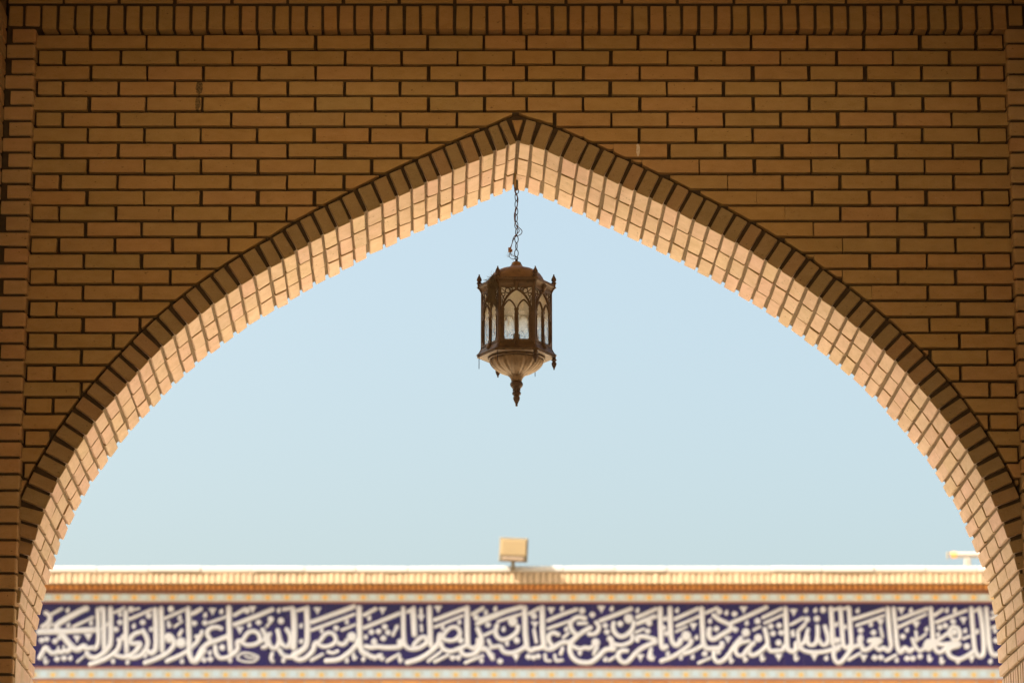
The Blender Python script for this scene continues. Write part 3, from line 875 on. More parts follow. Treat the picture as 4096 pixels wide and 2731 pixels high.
MK = dict(
 d='A150,1020 A212,1005 A320,1030 A345,1258 A435,1248 A1150,790 A1098,880 A1440,790 A2100,800 B180,800 B320,795 B310,1268 B390,1258 B1005,790 B1995,862 C80,862 C530,912 C622,905 C700,845 C742,918 C682,992 C515,1222 C568,1240 C622,1222 C1565,1240 C1640,1240 C2020,822 D150,1212 D258,1285 D620,1228 D685,1238 D742,1222 D1435,692 D1600,830 D1622,912 D2142,902 E430,862 E470,932 E225,902 E1335,682 E1105,872 E1345,882 E1800,840 E1828,932 E1905,830 E1932,922 E955,1192 F1030,890 F1195,920 F1570,970 F2040,855 F2112,832 F1210,1240 F1290,1237 F1625,1250 F1697,1250 F1790,1225 G935,780 G1482,1020 G760,860 G842,832',
 t='A600,1000 A745,975 B415,650 B765,890 B1755,640 B925,625 C670,640 C1380,620 C1165,735 D700,820 D460,1240 D910,640 D1550,620 D2050,1240 E810,840 E1450,630 E130,1240 E1250,1010 E1900,1235 E2090,660 F180,660 F1550,640 F440,1230 F1070,1245 F1285,790 F1740,820 G1065,765 G1170,1255',
 e='A480,640 A490,830 A780,800 A370,990 A1325,840 A1545,880 A1150,690 A515,1250 A1060,1290 A1245,1300 A1470,1220 A1910,735 A1940,1290 A900,620 B320,700 B525,655 B885,830 B640,1275 B1545,835 B1545,1035 B1320,1275 B2130,785 B2130,1280 B380,1180 B1810,900 B1260,640 C215,790 C210,1272 C425,1262 C455,980 C500,740 C1650,790 C1440,862 C2110,620 C1990,665 C850,855 C1935,1280 C2215,880 D320,875 D345,1065 D1045,620 D1680,620 D2010,640 D1600,1265 D1275,1185 D1100,880 E100,640 E600,640 E450,745 E1230,670 E1490,800 E1020,775 E2075,920 E650,1240 E800,1235 E1130,1170 E480,1190 E850,985 F330,640 F450,640 F990,645 F1670,640 F1160,820 F1620,890 F1870,880 F2130,640 F1490,1275 F590,1250 F165,950 F720,820 F830,850 G955,640 G1085,900 G1240,910 G740,950 G995,1290 G1410,1290 G1470,900',
 c='A210,1280 A1785,820 C320,1230 C670,1235 C905,1260 E290,1230 E1300,1270 E1480,1250 E1700,1245 E2130,1240 F210,1240 F1920,1250 F2075,1280 G800,1290',
 b='A1780,1000 A1930,1050 A1520,705 A1800,620 A1290,625 C280,975 C895,1040 C1410,955 C1670,1020 C1870,730 C565,1040 D420,780 D690,710 D1305,640 D470,1020 D1790,810 D1480,1045 D1660,1000 D1900,742 D2160,800 B540,1110 B1290,770 B1160,750 B855,640 E720,962 E235,800 E1140,650 E1630,772 E1480,920 E1640,990 E1900,1050 F345,752 F470,745 F550,630 F1030,1000 F730,1020 F1210,1035 F1880,1075 G1110,1095 G950,920')
FN = dict(d=(dot, 44), t=(tri, 50), e=(tear, 34), c=(comma, 40), b=(blob, 44))
BIG = {'A1780,1000': 60, 'A1930,1050': 74, 'C280,975': 68, 'D420,780': 66, 'D1900,742': 66, 'E720,962': 68, 'E1480,920': 58, 'E1640,990': 56, 'F1210,1035': 62, 'D1480,1045': 58}
for kk, lst in MK.items():
    for it in lst.split():
        fn, r_ = FN[kk]; x, y = it[1:].split(','); fn(it[0], float(x), float(y), BIG.get(it, r_))

# ------------------------------------------------------------------ floodlight and camera on the roof edge
M_GREY = simple('grey_painted_metal', (.16, .13, .085), .6, (.12, .095, .06), 10)
M_LENS = simple('yellow_reflection_glass', (.33, .245, .14), .4, (.31, .225, .125), 5, spec=.3)  # yellow of the sun's reflection put into the glass colour
M_WHITE = simple('white_painted_metal', (.27, .245, .215), .5, (.25, .22, .19), 6)
M_RUST = simple('orange_rust', (.60, .30, .10), .8, (.45, .20, .07), 20)
yf = YB-.66
fx = at(2052, 2190, yf)[0]; fz0 = at(2052, 2262, yf)[1]
fl = thing('floodlight', 'square floodlight with front coloured as yellow sun reflection on a short stem, standing on the white coping', 'floodlight', (fx, yf, fz0))
k_ = (at(3052, 2190, yf)[0]-fx)/1000
tilt = Matrix.Translation((.0, 0, .045)) @ Matrix.Rotation(rad(7), 4, 'X') @ Matrix.Rotation(rad(2.5), 4, 'Y')
w_, h_ = 57*k_, 94*k_*1.02
b = bmesh.new(); add_box(b, -w_, w_, 0, .10, .02, .02+h_, tilt, .012)
for i in range(7): add_box(b, -w_*.85+i*w_*.27, -w_*.85+i*w_*.27+.012, .10, .17, .05, h_-.02, tilt)
obj('housing', b, M_GREY, fl)
b = bmesh.new(); add_box(b, -w_*.88, w_*.88, -.012, .002, .02+h_*.26, h_*.96, tilt, .006); obj('front_glass', b, M_LENS, fl)
b = bmesh.new(); add_box(b, -w_*.75, w_*.75, -.02, .004, .035, .02+h_*.2, tilt, .006); obj('ballast_cover', b, simple('dusty_tan_paint', (.30, .22, .16), .6), fl)
b = bmesh.new(); add_box(b, -.03, .03, .02, .08, -.01, .07); add_box(b, -.03, .03, .03, .30, -.045, -.005); obj('stem', b, M_GREY, fl)

ys = YB-.2; sx_ = at(3871, 2240, ys)[0]; sz0 = at(3871, 2264, ys)[1]; kk_ = PX*(ys+CAM_D)/(YB+CAM_D)
sc_ = thing('security_camera', 'white camera tube with rusty orange end on a white post on the coping, far right', 'camera', (sx_, ys, sz0-.03))
b = bmesh.new(); add_box(b, -13*kk_, 13*kk_, 0, .09, 0, 36*kk_+.03, bev=.01); add_box(b, -.1, .1, -.05, .14, 0, .025); obj('post', b, M_WHITE, sc_)
def rod(x0, x1, z, r_, mat, name, y=.045):
    b = bmesh.new(); tube(b, [(x0, y, z), (x1, y, z)], r_, 14); return smooth(obj(name, b, mat, sc_), False)
zz = 48*kk_+.03
rod(-44*kk_, 66*kk_, zz, 12*kk_, M_WHITE, 'camera_tube'); rod(-66*kk_, -43*kk_, zz, 13*kk_, M_RUST, 'end_cap')
rod(-81*kk_, -77*kk_, zz-2*kk_, 15*kk_, M_GREY, 'sun_disc'); rod(-78*kk_, -60*kk_, zz+8*kk_, 2.5*kk_, M_GREY, 'bracket')

# ------------------------------------------------------------------ hanging lantern
YL = .50
LK = (at(3064, 1300, YL)[0]-at(2064, 1300, YL)[0])/1000/2.2396        # metres per pixel of the close-up, across
LV = (at(2064, 1200, YL)[1]-at(2064, 1300, YL)[1])/100/2.2396         # and upwards
LX, LZ0 = at(1800+596/2.2396, 980+930/2.2396, YL)
def zz_(y): return (930-y)*LV
def rr_(r): return r*LK
def metal(name, c1, c2, c3, rough=.55):
    k = N(name, rough); p = k.n('ShaderNodeTexCoord').outputs['Object']; q = k.pos()
    base = k.mix(k.ramp(k.noise(18, 5, q, .65), [(.38, 0.0), (.62, 1.0)]), c1, c2)
    base = k.mix(k.ramp(k.noise(55, 4, q, .7), [(.55, 0.0), (.72, .85)]), base, c3)
    k.color(base); k.b.inputs['Metallic'].default_value = .25; k.b.inputs['Specular IOR Level'].default_value = .4
    k.bump(k.noise(160, 4, q), .35, .001); return k.m
M_BRZ = metal('weathered_bronze_paint', (.125, .074, .035), (.088, .052, .026), (.036, .024, .015))
M_BRZ_D = metal('dark_bronze_paint', (.095, .055, .032), (.075, .042, .026), (.035, .022, .016))
M_BOWL = metal('worn_copper_paint', (.23, .155, .088), (.17, .112, .062), (.08, .052, .03))
M_IRON = simple('dark_iron', (.045, .03, .035), .5, (.03, .02, .025), 60, metal=.4)
def glass_mat():
    k = N('frosted_dirty_glass', .5); q = k.pos(); t = k.t
    out = t.nodes['Material Output']
    dirt = k.ramp(k.noise(42, 5, q, .75), [(.60, 0.0), (.66, .8)])
    mp = k.n('ShaderNodeMapping'); k.l(q, mp.inputs[0]); mp.inputs['Scale'].default_value = (70, 70, 9)
    st = k.ramp(k.noise(1.0, 4, mp.outputs[0], .6), [(.60, 0.0), (.68, .8)])
    specks = k.ramp(k.noise(230, 3, q, .6), [(.63, 0.0), (.68, .7)])
    sp = k.n('ShaderNodeSeparateXYZ'); k.l(k.n('ShaderNodeTexCoord').outputs['Object'], sp.inputs[0])
    low = k.ramp(k.math('DIVIDE', sp.outputs[2], zz_(560)), [(.50, 1.0), (.98, .30)])
    col = k.mix(k.ramp(k.noise(25, 3, q), [(.35, 0.0), (.7, 1.0)]), (.86, .82, .72), (.78, .72, .60))
    col = k.mix(k.math('MULTIPLY', k.math('MAXIMUM', st, dirt), low), col, (.30, .17, .11))
    col = k.mix(k.math('MULTIPLY', specks, low), col, (.16, .12, .10))
    tr = k.n('ShaderNodeBsdfTranslucent'); df = k.n('ShaderNodeBsdfDiffuse'); tp = k.n('ShaderNodeBsdfTransparent')
    k.l(col, tr.inputs[0]); k.l(col, df.inputs[0]); tp.inputs[0].default_value = (.93, .95, .96, 1)
    m1 = k.n('ShaderNodeMixShader'); m1.inputs[0].default_value = .5; k.l(tr.outputs[0], m1.inputs[1]); k.l(df.outputs[0], m1.inputs[2])
    m2 = k.n('ShaderNodeMixShader'); k.l(k.math('MAXIMUM', k.math('SUBTRACT', k.math('MULTIPLY', low, .86), k.math('MULTIPLY', k.math('MAXIMUM', k.math('MAXIMUM', st, dirt), specks), .8)), 0.0), m2.inputs[0]); k.l(m1.outputs[0], m2.inputs[1]); k.l(tp.outputs[0], m2.inputs[2])
    k.l(m2.outputs[0], out.inputs['Surface']); t.nodes.remove(k.b); return k.m
M_GLASS = glass_mat()

lan = thing('hanging_lantern', 'weathered bronze hexagonal lantern with arched frosted panes hanging on a chain under the arch', 'lantern', (LX, YL, LZ0))
RB = rr_(314); C60 = [(math.cos(rad(60*i)), math.sin(rad(60*i))) for i in range(6)]
def hexloft(bm, prof, rot=0, sag=None):
    rings = []
    for r, z in prof:
        rings.append([bm.verts.new((r*c, r*s_, z)) for c, s_ in C60])
    for p, q in zip(rings, rings[1:]):
        for i in range(6): bm.faces.new((p[i], p[(i+1) % 6], q[(i+1) % 6], q[i]))
    bm.faces.new(rings[0][::-1]); bm.faces.new(rings[-1]); bmesh.ops.recalc_face_normals(bm, faces=bm.faces[:])
def cornered(r, lug, lw, n=1):
    """hexagon with stepped lugs at the corners"""
    pts = []
    for i in range(6):
        a = rad(60*i); c = Vector((math.cos(a), math.sin(a)))
        for d, out in ((-lw*1.5, 0), (-lw, lug*.75), (-lw*.75, lug), (lw*.75, lug), (lw, lug*.75), (lw*1.5, 0)):
            # walk along the two sides that meet at the corner
            sgn = 1 if d > 0 else -1; b_ = rad(60*(i+sgn)); nx = Vector((math.cos(b_), math.sin(b_)))
            side = (nx-c).normalized(); p = c*r+side*abs(d)
            nrm = (c+nx).normalized(); pts.append(p+nrm*out if out else p)
    return pts
def plate(bm, pts, z0, z1):
    a = [bm.verts.new((x, y, z0)) for x, y in pts]; b_ = [bm.verts.new((x, y, z1)) for x, y in pts]; n_ = len(pts)
    bm.faces.new(a[::-1]); bm.faces.new(b_)
    for i in range(n_): bm.faces.new((a[i], a[(i+1) % n_], b_[(i+1) % n_], b_[i]))
    bmesh.ops.recalc_face_normals(bm, faces=bm.faces[:])
# cornice
b = bmesh.new()
hexloft(b, [(RB*1.005, zz_(447)), (RB*1.01, zz_(428)), (RB*1.03, zz_(410)), (RB*1.07, zz_(394)), (RB*1.115, zz_(384)), (RB*1.12, zz_(381))])
plate(b, cornered(rr_(352), rr_(9), rr_(26)), zz_(381), zz_(362)); obj('cornice', b, M_BRZ, lan)
# dome with shallow flutes and a collar
b = bmesh.new()
lathe(b, [(rr_(r), zz_(y)) for r, y in ((262, 362), (258, 352), (250, 335), (236, 305), (214, 272), (185, 246), (150, 229), (118, 219), (88, 210), (66, 200), (54, 188), (47, 176), (43, 166), (40, 158), (30, 152), (4, 151))], 48, flute=lambda a, z: .022*abs(math.sin(a*6)) if zz_(345) < z < zz_(212) else 0)
smooth(obj('dome', b, metal('worn_golden_bronze', (.215, .125, .052), (.15, .085, .036), (.055, .033, .02)), lan))
b = bmesh.new(); add_box(b, -rr_(12), rr_(12), -rr_(5), rr_(5), zz_(152), zz_(122)); ring(b, (0, 0, zz_(117)), rr_(13), rr_(4), (1, 0, 0), (0, 0, 1), 16)
obj('top_eye', b, M_IRON, lan)
# bottom flare, base plate
b = bmesh.new()
hexloft(b, [(RB*1.004, zz_(927)), (RB*1.02, zz_(935)), (RB*1.05, zz_(955)), (RB*1.10, zz_(975)), (RB*1.15, zz_(988)), (RB*1.16, zz_(991))])
plate(b, cornered(rr_(354), rr_(9), rr_(26)), zz_(991), zz_(1011)); obj('base_plate', b, M_BRZ, lan)
for i in range(6):            # ogee corner gussets between body and plates
    c = Vector((math.cos(rad(60*i)), math.sin(rad(60*i)), 0)); t_ = Vector((-c.y, c.x, 0))
    for zs in (((905, 940, 968, 990), (2, 8, 24, 46)), ((470, 430, 402, 382), (2, 7, 22, 44))):
        prev = None; b = bmesh.new()
        for y_, o_ in zip(*zs):
            q = [c*(RB+rr_(o_))+t_*rr_(10), c*(RB+rr_(o_))-t_*rr_(10), c*(RB-rr_(8))-t_*rr_(10), c*(RB-rr_(8))+t_*rr_(10)]
            vs = [b.verts.new(p+Vector((0, 0, zz_(y_)))) for p in q]
            if prev:
                for k in range(4): b.faces.new((prev[k], prev[(k+1) % 4], vs[(k+1) % 4], vs[k]))
            else: b.faces.new(vs)
            prev = vs
        b.faces.new(prev[::-1]); bmesh.ops.recalc_face_normals(b, faces=b.faces[:]); obj('corner_gusset', b, M_BRZ, lan)
# bowl and drop
b = bmesh.new()
lathe(b, [(rr_(r), zz_(y)) for r, y in ((252, 1011), (258, 1020), (252, 1030), (240, 1032))], 56); smooth(obj('bowl_rim', b, M_BRZ, lan))
def fl_(a, z):
    return (.050*abs(math.sin(a*8))+.016*math.sin(a*32)) if zz_(1190) < z < zz_(1036) else 0
b = bmesh.new()
lathe(b, [(rr_(r), zz_(y)) for r, y in ((236, 1030), (233, 1040), (228, 1055), (217, 1075), (203, 1092), (187, 1108), (168, 1122), (145, 1136), (118, 1148), (96, 1156), (76, 1165), (62, 1178), (53, 1195), (48, 1212), (46, 1220))], 144, flute=fl_)
smooth(obj('bowl', b, M_BOWL, lan))
b = bmesh.new()
lathe(b, [(rr_(r), zz_(y)) for r, y in ((45, 1218), (48, 1224), (55, 1232), (58, 1245), (55, 1258), (46, 1270), (38, 1280), (33, 1288), (36, 1293), (36, 1300), (30, 1305), (33, 1310), (39, 1318), (39, 1330), (35, 1338), (24, 1344), (27, 1350), (30, 1362), (30, 1374), (25, 1388), (18, 1402), (13, 1410), (15, 1414), (12, 1419), (7, 1421), (11, 1427), (11, 1434), (6, 1439), (1, 1441))], 28)
smooth(obj('bottom_finial', b, M_BRZ_D, lan))
# finials
def finial(r_, az, up=True, name='finial'):
    x, y = r_*math.cos(rad(az)), r_*math.sin(rad(az)); b = bmesh.new()
    pr = ((16, 0), (17, 6), (15, 10), (23, 14), (24, 20), (21, 25), (14, 28), (15, 33), (22, 42), (23, 50), (20, 62), (14, 74), (9, 84), (5, 89), (7, 93), (6, 98), (1, 100))
    z0 = zz_(363) if up else zz_(1010); sg = 1 if up else -1; sc = 1.0 if up else 1.08
    lathe(b, [(rr_(q), z0+sg*v_*LV*sc) for q, v_ in pr], 18, x, y, flute=lambda a, z: .05*math.sin(a*7))
    bmesh.ops.recalc_face_normals(b, faces=b.faces[:])
    smooth(obj('finial', b, M_BRZ_D, lan))
for i in range(6): finial(rr_(335), 60*i, True)
for i in (0, 5, 2): finial(rr_(335), 60*i, False)
for i in (1, 3, 4):
    b = bmesh.new(); x, y = rr_(335)*math.cos(rad(60*i)), rr_(335)*math.sin(rad(60*i))
    tube(b, [(x, y, zz_(1008)), (x, y, zz_(1108))], rr_(3.2), 8); obj('bare_rod', b, M_IRON, lan)
# six side panels
FW = RB; SCX = 314/ (1275-410)*LK    # close-up of the front face -> metres
SC = FW/(1275-410)
SV = 1/5.807*(LV*2.2396)
def fp(x, y, d=0.0): return Vector(((x-842)*SC, d, (1375-y)*SV))
def arcpts(x0, y0, x1, y1, bulge, n=9):
    """pointed-arch limb from springing (x0,y0) to apex (x1,y1)"""
    P0, P2 = Vector((x0, y0)), Vector((x1, y1)); P1 = Vector((x0+(x1-x0)*bulge, y0+(y1-y0)*.72))
    return [P0*(1-t)**2+P1*2*t*(1-t)+P2*t*t for t in [i/n for i in range(n+1)]]
def bar(bm, pts, w, d0, d1):
    """flat moulding of width w (close-up px) along pts, from depth d0 (front, negative) to d1, with a raised middle"""
    P = [Vector(p) for p in pts]; prev = None
    for i, p in enumerate(P):
        t = (P[min(i+1, len(P)-1)]-P[max(i-1, 0)]).normalized(); s_ = Vector((-t.y, t.x))*w/2
        a_, c_ = p+s_, p-s_; m1, m2 = p+s_*.45, p-s_*.45
        vs = [bm.verts.new(fp(a_.x, a_.y, d1)), bm.verts.new(fp(a_.x, a_.y, d0*.45)), bm.verts.new(fp(m1.x, m1.y, d0)), bm.verts.new(fp(m2.x, m2.y, d0)), bm.verts.new(fp(c_.x, c_.y, d0*.45)), bm.verts.new(fp(c_.x, c_.y, d1))]
        if prev:
            for k in range(6): bm.faces.new((prev[k], prev[(k+1) % 6], vs[(k+1) % 6], vs[k]))
        else: bm.faces.new(vs)
        prev = vs
    bm.faces.new(prev[::-1])
apo = RB*math.cos(rad(30))
def panel_meshes():
    b = bmesh.new()
    def bx(x0, x1, y0, y1, d0, d1=.004):
        p, q = fp(x0, y1), fp(x1, y0); add_box(b, p.x, q.x, d0, d1, p.z, q.z, bev=.0008)
    bx(409, 452, 85, 1375, -.0035); bx(1232, 1275, 85, 1375, -.0035)
    bx(452, 1232, 85, 135, -.0030); bx(452, 1232, 1320, 1375, -.0030)
    bx(452, 470, 135, 1320, -.001); bx(1214, 1232, 135, 1320, -.001)
    for xa, xb in ((470, 540), (1144, 1214)):
        bx(xa, xb, 640, 1320, -.0020)
        for k in range(3): bx(xa+8+k*20, xa+18+k*20, 760, 1265, -.0038)
        for y0, y1, e in ((615, 655, 8), (728, 752, 6), (1268, 1295, 8), (1298, 1322, 14)): bx(xa-e, xb+e*.4 if xa > 800 else xb+e, y0, y1, -.0048)
    bx(798, 886, 610, 1330, -.0030)
    for k in range(3): bx(812+k*24, 822+k*24, 760, 1265, -.0046)
    for y0, y1, e in ((615, 655, 12), (728, 752, 10), (1268, 1295, 8), (1298, 1330, 16)): bx(798-e, 886+e, y0, y1, -.0058)
    for s_ in (-1, 1):
        def mx(P): return [(842+s_*(p[0]-842), p[1]) for p in P]
        bar(b, mx(arcpts(478, 620, 842, 172, .26)), 40, -.0062, .003)
        bar(b, mx(arcpts(510, 628, 668, 420, .30)), 34, -.0048, .003)
        bar(b, mx(arcpts(826, 628, 668, 420, .30)), 34, -.0048, .003)
    bmesh.ops.recalc_face_normals(b, faces=b.faces[:])
    fr = bpy.data.meshes.new('frame'); b.to_mesh(fr); b.free(); fr.materials.append(M_BRZ)
    b = bmesh.new()
    for s_ in (-1, 1):
        X = lambda x: 842+s_*(x-842)
        def rg(x, y, r, t): ring(b, fp(X(x), y, -.001), r*SC, t*SC, (1, 0, 0), (0, 0, 1), 18, 6)
        rg(628, 212, 62, 12); rg(520, 300, 40, 11); rg(730, 175, 26, 9); rg(488, 395, 26, 9); rg(480, 470, 18, 8); rg(700, 180, 45, 8)
        for P in (((470, 160), (520, 200), (560, 260), (545, 330), (500, 380)), ((560, 150), (640, 145), (720, 150), (760, 170)), ((470, 250), (500, 340), (540, 400), (520, 470), (490, 540)), ((560, 400), (600, 330), (640, 290), (600, 250)), ((470, 420), (505, 440), (500, 520))):
            tube(b, catmull([fp(X(x), y, -.0012) for x, y in P], 5), 9*SC, 6)
    sw = bpy.data.meshes.new('scrollwork'); b.to_mesh(sw); b.free(); sw.materials.append(M_BRZ_D)
    b = bmesh.new(); p, q = fp(440, 1340), fp(1244, 110); add_box(b, p.x, q.x, .0032, .0052, p.z, q.z)
    pn = bpy.data.meshes.new('pane'); b.to_mesh(pn); b.free(); pn.materials.append(M_GLASS)
    b = bmesh.new()           # scrolled bracket at the top, tongue at the foot
    prev = None
    for y, w, d in ((-10, 62, -.012), (10, 66, -.017), (45, 62, -.0165), (80, 52, -.012), (115, 46, -.008), (150, 48, -.009), (172, 40, -.006), (190, 20, -.002)):
        vs = [b.verts.new(fp(842+w*a_, y, d*c_)) for a_, c_ in ((-1, 0), (-.9, .8), (-.3, 1), (.3, 1), (.9, .8), (1, 0))]
        if prev:
            for k in range(5): b.faces.new((prev[k], prev[k+1], vs[k+1], vs[k]))
            b.faces.new((prev[5], prev[0], vs[0], vs[5]))
        else: b.faces.new(vs)
        prev = vs
    b.faces.new(prev[::-1]); bmesh.ops.recalc_face_normals(b, faces=b.faces[:])
    br = bpy.data.meshes.new('bracket'); b.to_mesh(br); b.free(); br.materials.append(M_BRZ)
    b = bmesh.new(); prev = None
    for y, w, d, f in ((1318, 68, -.004, 0), (1340, 66, -.010, .001), (1400, 60, -.014, .005), (1440, 50, -.017, .008), (1465, 34, -.018, .011), (1478, 14, -.017, .013)):
        vs = [b.verts.new(fp(842+w*a_, y, d*c_)) for a_, c_ in ((-1, .1), (-.85, .85), (-.3, 1), (.3, 1), (.85, .85), (1, .1))]
        if prev:
            for k in range(5): b.faces.new((prev[k], prev[k+1], vs[k+1], vs[k]))
            b.faces.new((prev[5], prev[0], vs[0], vs[5]))
        else: b.faces.new(vs)
        prev = vs
    b.faces.new(prev[::-1]); bmesh.ops.recalc_face_normals(b, faces=b.faces[:])
    tg = bpy.data.meshes.new('tongue'); b.to_mesh(tg); b.free(); tg.materials.append(M_BRZ)
    return fr, sw, pn, br, tg
fr, sw, pn, br, tg = panel_meshes()
for i in range(6):
    th = rad(60*i)                  # i = 0 faces the viewer (-Y)
    nrm = Vector((math.sin(th), -math.cos(th), 0))*apo
    f = obj('side_panel', fr, None, lan, (nrm.x, nrm.y, (930-927)*LV+.0), (0, 0, th))
    # the close-up's foot line belongs to the near face: same height all round
    for nm, me in (('scrollwork', sw), ('pane', pn), ('bracket', br), ('tongue', tg)):
        o = obj(nm, me, None, f)
        if nm in ('bracket', 'tongue'): smooth(o)
# inside: stem and lamp holder
b = bmesh.new(); lathe(b, [(rr_(18), zz_(900)), (rr_(18), zz_(860)), (rr_(30), zz_(850)), (rr_(30), zz_(800)), (rr_(10), zz_(790))], 16); obj('lamp_holder', b, M_BRZ_D, lan)

# ------------------------------------------------------------------ chain, hook and cable
def cp(x, y, yy=YL):      # close-up of the chain: origin 1880,680 at 3.732 px per photo px
    px, pz = at(1880+x/3.732, 680+y/3.732, yy); return Vector((px, yy, pz))
hook = thing('wall_hook', 'flat grey steel hook and bolt driven into the arch apex, holding the chain', 'hook', tuple(cp(700, 150)))
def rel(o, pts): L = Vector(o.location); return [p-L for p in pts]
b = bmesh.new(); p0, p1 = cp(676, 292), cp(722, 138); L = Vector(hook.location)
add_box(b, p0.x-L.x, p1.x-L.x, .005, .022, p0.z-L.z, p1.z-L.z, bev=.004); obj('plate', b, M_GREY, hook)
b = bmesh.new(); tube(b, rel(hook, catmull([cp(660, 0, YL-.02), cp(662, 120, YL-.01), cp(664, 240), cp(678, 285), cp(695, 300), cp(704, 270)], 5)), .0035, 8); obj('rod', b, M_GREY, hook)
ch = thing('chain', 'thin dark oval-link chain from the arch apex down to the lantern', 'chain', tuple(cp(692, 800)))
YS = [(270, 358), (350, 466), (456, 568), (560, 674), (664, 778), (768, 882), (872, 982), (976, 1092), (1082, 1194), (1186, 1300), (1292, 1345)]
XS = [702, 690, 690, 694, 692, 692, 693, 694, 693, 693, 692]
for i, ((ya, yb), xc) in enumerate(zip(YS, XS)):
    a_, c_ = cp(xc, ya), cp(xc, yb); mid = (a_+c_)/2; hh = (a_-c_).length/2-.001; w2 = (.0066 if i % 2 == 1 else .0058)
    ang = rad((12, 50, -38, 42, -50, 30, -58, 18, -62, 4, 30)[i]); ax = Vector((math.cos(ang), math.sin(ang), 0))
    if i == 10: hh *= .95
    pts = []
    for k in range(24):
        t_ = 2*math.pi*k/24; pts.append(mid-Vector(ch.location)+ax*w2*math.cos(t_)*(1.15)+Vector((0, 0, 1))*hh*math.sin(t_)*1.0)
    b = bmesh.new(); tube(b, pts, .0019, 7, True); smooth(obj('link', b, M_IRON, ch))
cb = thing('electric_cable', 'twin brown electric wire twisted down the chain to a connector block beside the lantern top', 'cable', tuple(cp(640, 900)))
M_WIRE = simple('brown_wire', (.10, .045, .04), .45, (.07, .035, .03), 40)
M_WIRE2 = simple('brassy_wire', (.36, .24, .10), .5, (.26, .17, .07), 40)
b = bmesh.new()
tube(b, rel(cb, catmull([cp(640, -330, .30), cp(650, -200, .34), cp(660, -60, .42), cp(672, 60, .47), cp(668, 200, .485), cp(664, 262, .49)], 6)), .0022, 8)
tube(b, rel(cb, catmull([cp(700, -340, .30), cp(690, -200, .35), cp(684, -60, .42), cp(684, 60, .47), cp(678, 180, .48), cp(672, 262, .488)], 6)), .0022, 8)
obj('bare_wire', b, M_WIRE2, cb)
for P in ([(664, 262), (668, 320), (690, 370), (712, 420), (712, 480), (704, 550), (685, 610), (668, 690), (668, 770), (690, 820), (735, 865), (774, 905), (770, 945), (735, 975), (690, 990), (655, 1030), (630, 1090), (610, 1165)],
          [(670, 262), (680, 330), (704, 380), (718, 440), (706, 520), (684, 590), (662, 660), (664, 740), (680, 800), (705, 860), (735, 902), (720, 935), (690, 965), (655, 1000), (638, 1045), (628, 1100), (600, 1165)]):
    b = bmesh.new(); tube(b, rel(cb, catmull([cp(x, y, YL-.008-.004*math.sin(i_)) for i_, (x, y) in enumerate(P)], 5)), .0017, 7); smooth(obj('wire', b, M_WIRE, cb))
b = bmesh.new(); L = Vector(cb.location); p0, p1 = cp(570, 1228, YL-.008)-L, cp(618, 1160, YL-.008)-L
mt = Matrix.Rotation(rad(4), 4, 'Y')
add_box(b, p0.x, p1.x, p0.y-.006, p0.y+.006, p0.z, p1.z, None, .001); q0, q1 = cp(612, 1222, YL-.008)-L, cp(634, 1186, YL-.008)-L
add_box(b, q0.x, q1.x, p0.y-.004, p0.y+.004, q0.z, q1.z, None, .001); obj('connector_block', b, simple('brown_bakelite', (.26, .13, .07), .6), cb)
for P in ([(594, 1232), (588, 1260), (588, 1290), (605, 1315), (635, 1326), (668, 1326), (690, 1330)], [(598, 1232), (612, 1262), (645, 1278), (670, 1290), (694, 1305), (700, 1318)]):
    b = bmesh.new(); tube(b, rel(cb, catmull([cp(x, y) for x, y in P], 5)), .0011, 7); smooth(obj('wire', b, M_IRON, cb))
def fluff(bm, c, r, n_, th, seed, stretch=(1, 1, 1), curl=1.0):
    q = random.Random(seed)
    for _ in range(n_):
        p = c+Vector((q.gauss(0, r*stretch[0]), q.gauss(0, r*stretch[1]), q.gauss(0, r*stretch[2]))); P = [p]; d = Vector((q.gauss(0, 1), q.gauss(0, 1), q.gauss(0, 1))).normalized()
        for k in range(5):
            d = (d+Vector((q.gauss(0, 1), q.gauss(0, 1), q.gauss(0, 1)))*.5*curl).normalized(); P.append(P[-1]+d*r*.45)
        tube(bm, catmull(P, 3), th, 3)
M_FLUFF = simple('grey_lint', (.20, .17, .15), .9)
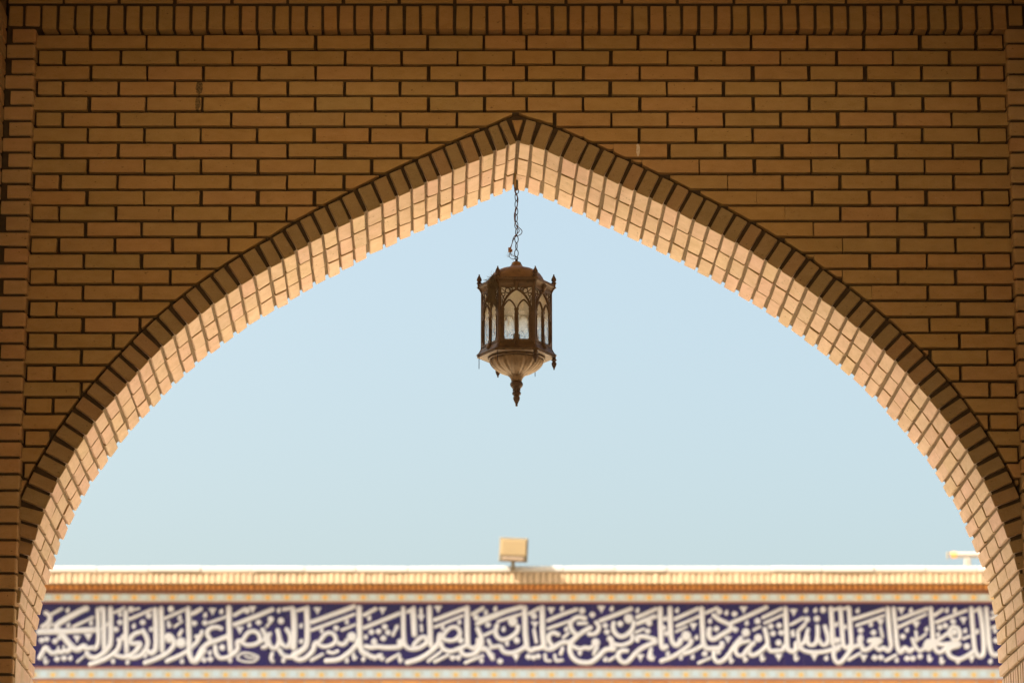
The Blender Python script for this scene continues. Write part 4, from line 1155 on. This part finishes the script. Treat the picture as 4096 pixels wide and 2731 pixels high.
b = bmesh.new(); fluff(b, cp(575, 1275), .006, 14, .00025, 3); fluff(b, cp(600, 1250), .004, 14, .0004, 4); fluff(b, cp(652, 1345), .005, 9, .00025, 5); fluff(b, cp(645, 1280), .003, 10, .0004, 6)
o = obj('lint', b, M_FLUFF); tag(o, 'wisps of grey lint caught on the wire ends above the lantern', 'lint', kind='stuff')
# straw of an old nest on the near left corner of the lantern
M_STRAW = simple('dry_straw', (.17, .125, .07), .9, (.09, .065, .04), 60)
def lp(x, y, yy):        # lantern close-up: origin 1800,980 at 2.2396
    px, pz = at(1800+x/2.2396, 980+y/2.2396, yy); return Vector((px, yy, pz))
yfr = YL-apo; b = bmesh.new(); q = random.Random(11)
def strand(p, d, ln, th, wob=.35):
    P = [p]
    for k in range(5):
        d = (d+Vector((q.gauss(0, wob), q.gauss(0, wob), q.gauss(0, wob)))).normalized(); P.append(P[-1]+d*ln/5)
    tube(b, catmull(P, 3), th, 3)
for _ in range(110):         # heap on the cornice corner
    t_ = q.random(); x = 350+95*t_+q.gauss(0, 8); y = 315-55*t_+q.gauss(0, 12)
    strand(lp(x, y, yfr+.02+q.gauss(0, .018)), Vector((q.gauss(0, 1), q.gauss(0, .6), q.gauss(-.35, .45))).normalized(), q.uniform(.015, .034), q.uniform(.0004, .0009))
for _ in range(300):         # hanging mat down the left side panel edge
    t_ = q.random()**1.1; x = 385+q.gauss(0, 16)*(1-.45*t_)-12*t_; y = 300+190*t_
    strand(lp(x, y, yfr-.004+q.gauss(0, .004)+(.018 if x < 375 else 0)), Vector((q.gauss(-.05, .25), q.gauss(0, .15), -1)).normalized(), q.uniform(.02, .05), q.uniform(.0006, .0012), .2)
for _ in range(26):          # last curls over the pane
    strand(lp(378+q.gauss(0, 12), 500+q.gauss(0, 18), yfr+.012), Vector((q.gauss(0, 1), 0, q.gauss(0, 1))).normalized(), .018, .00035, .8)
o = obj('nest_straw', b, M_STRAW); tag(o, 'dark straw of an old nest draped over the left front corner of the lantern', 'nest straw', kind='stuff')
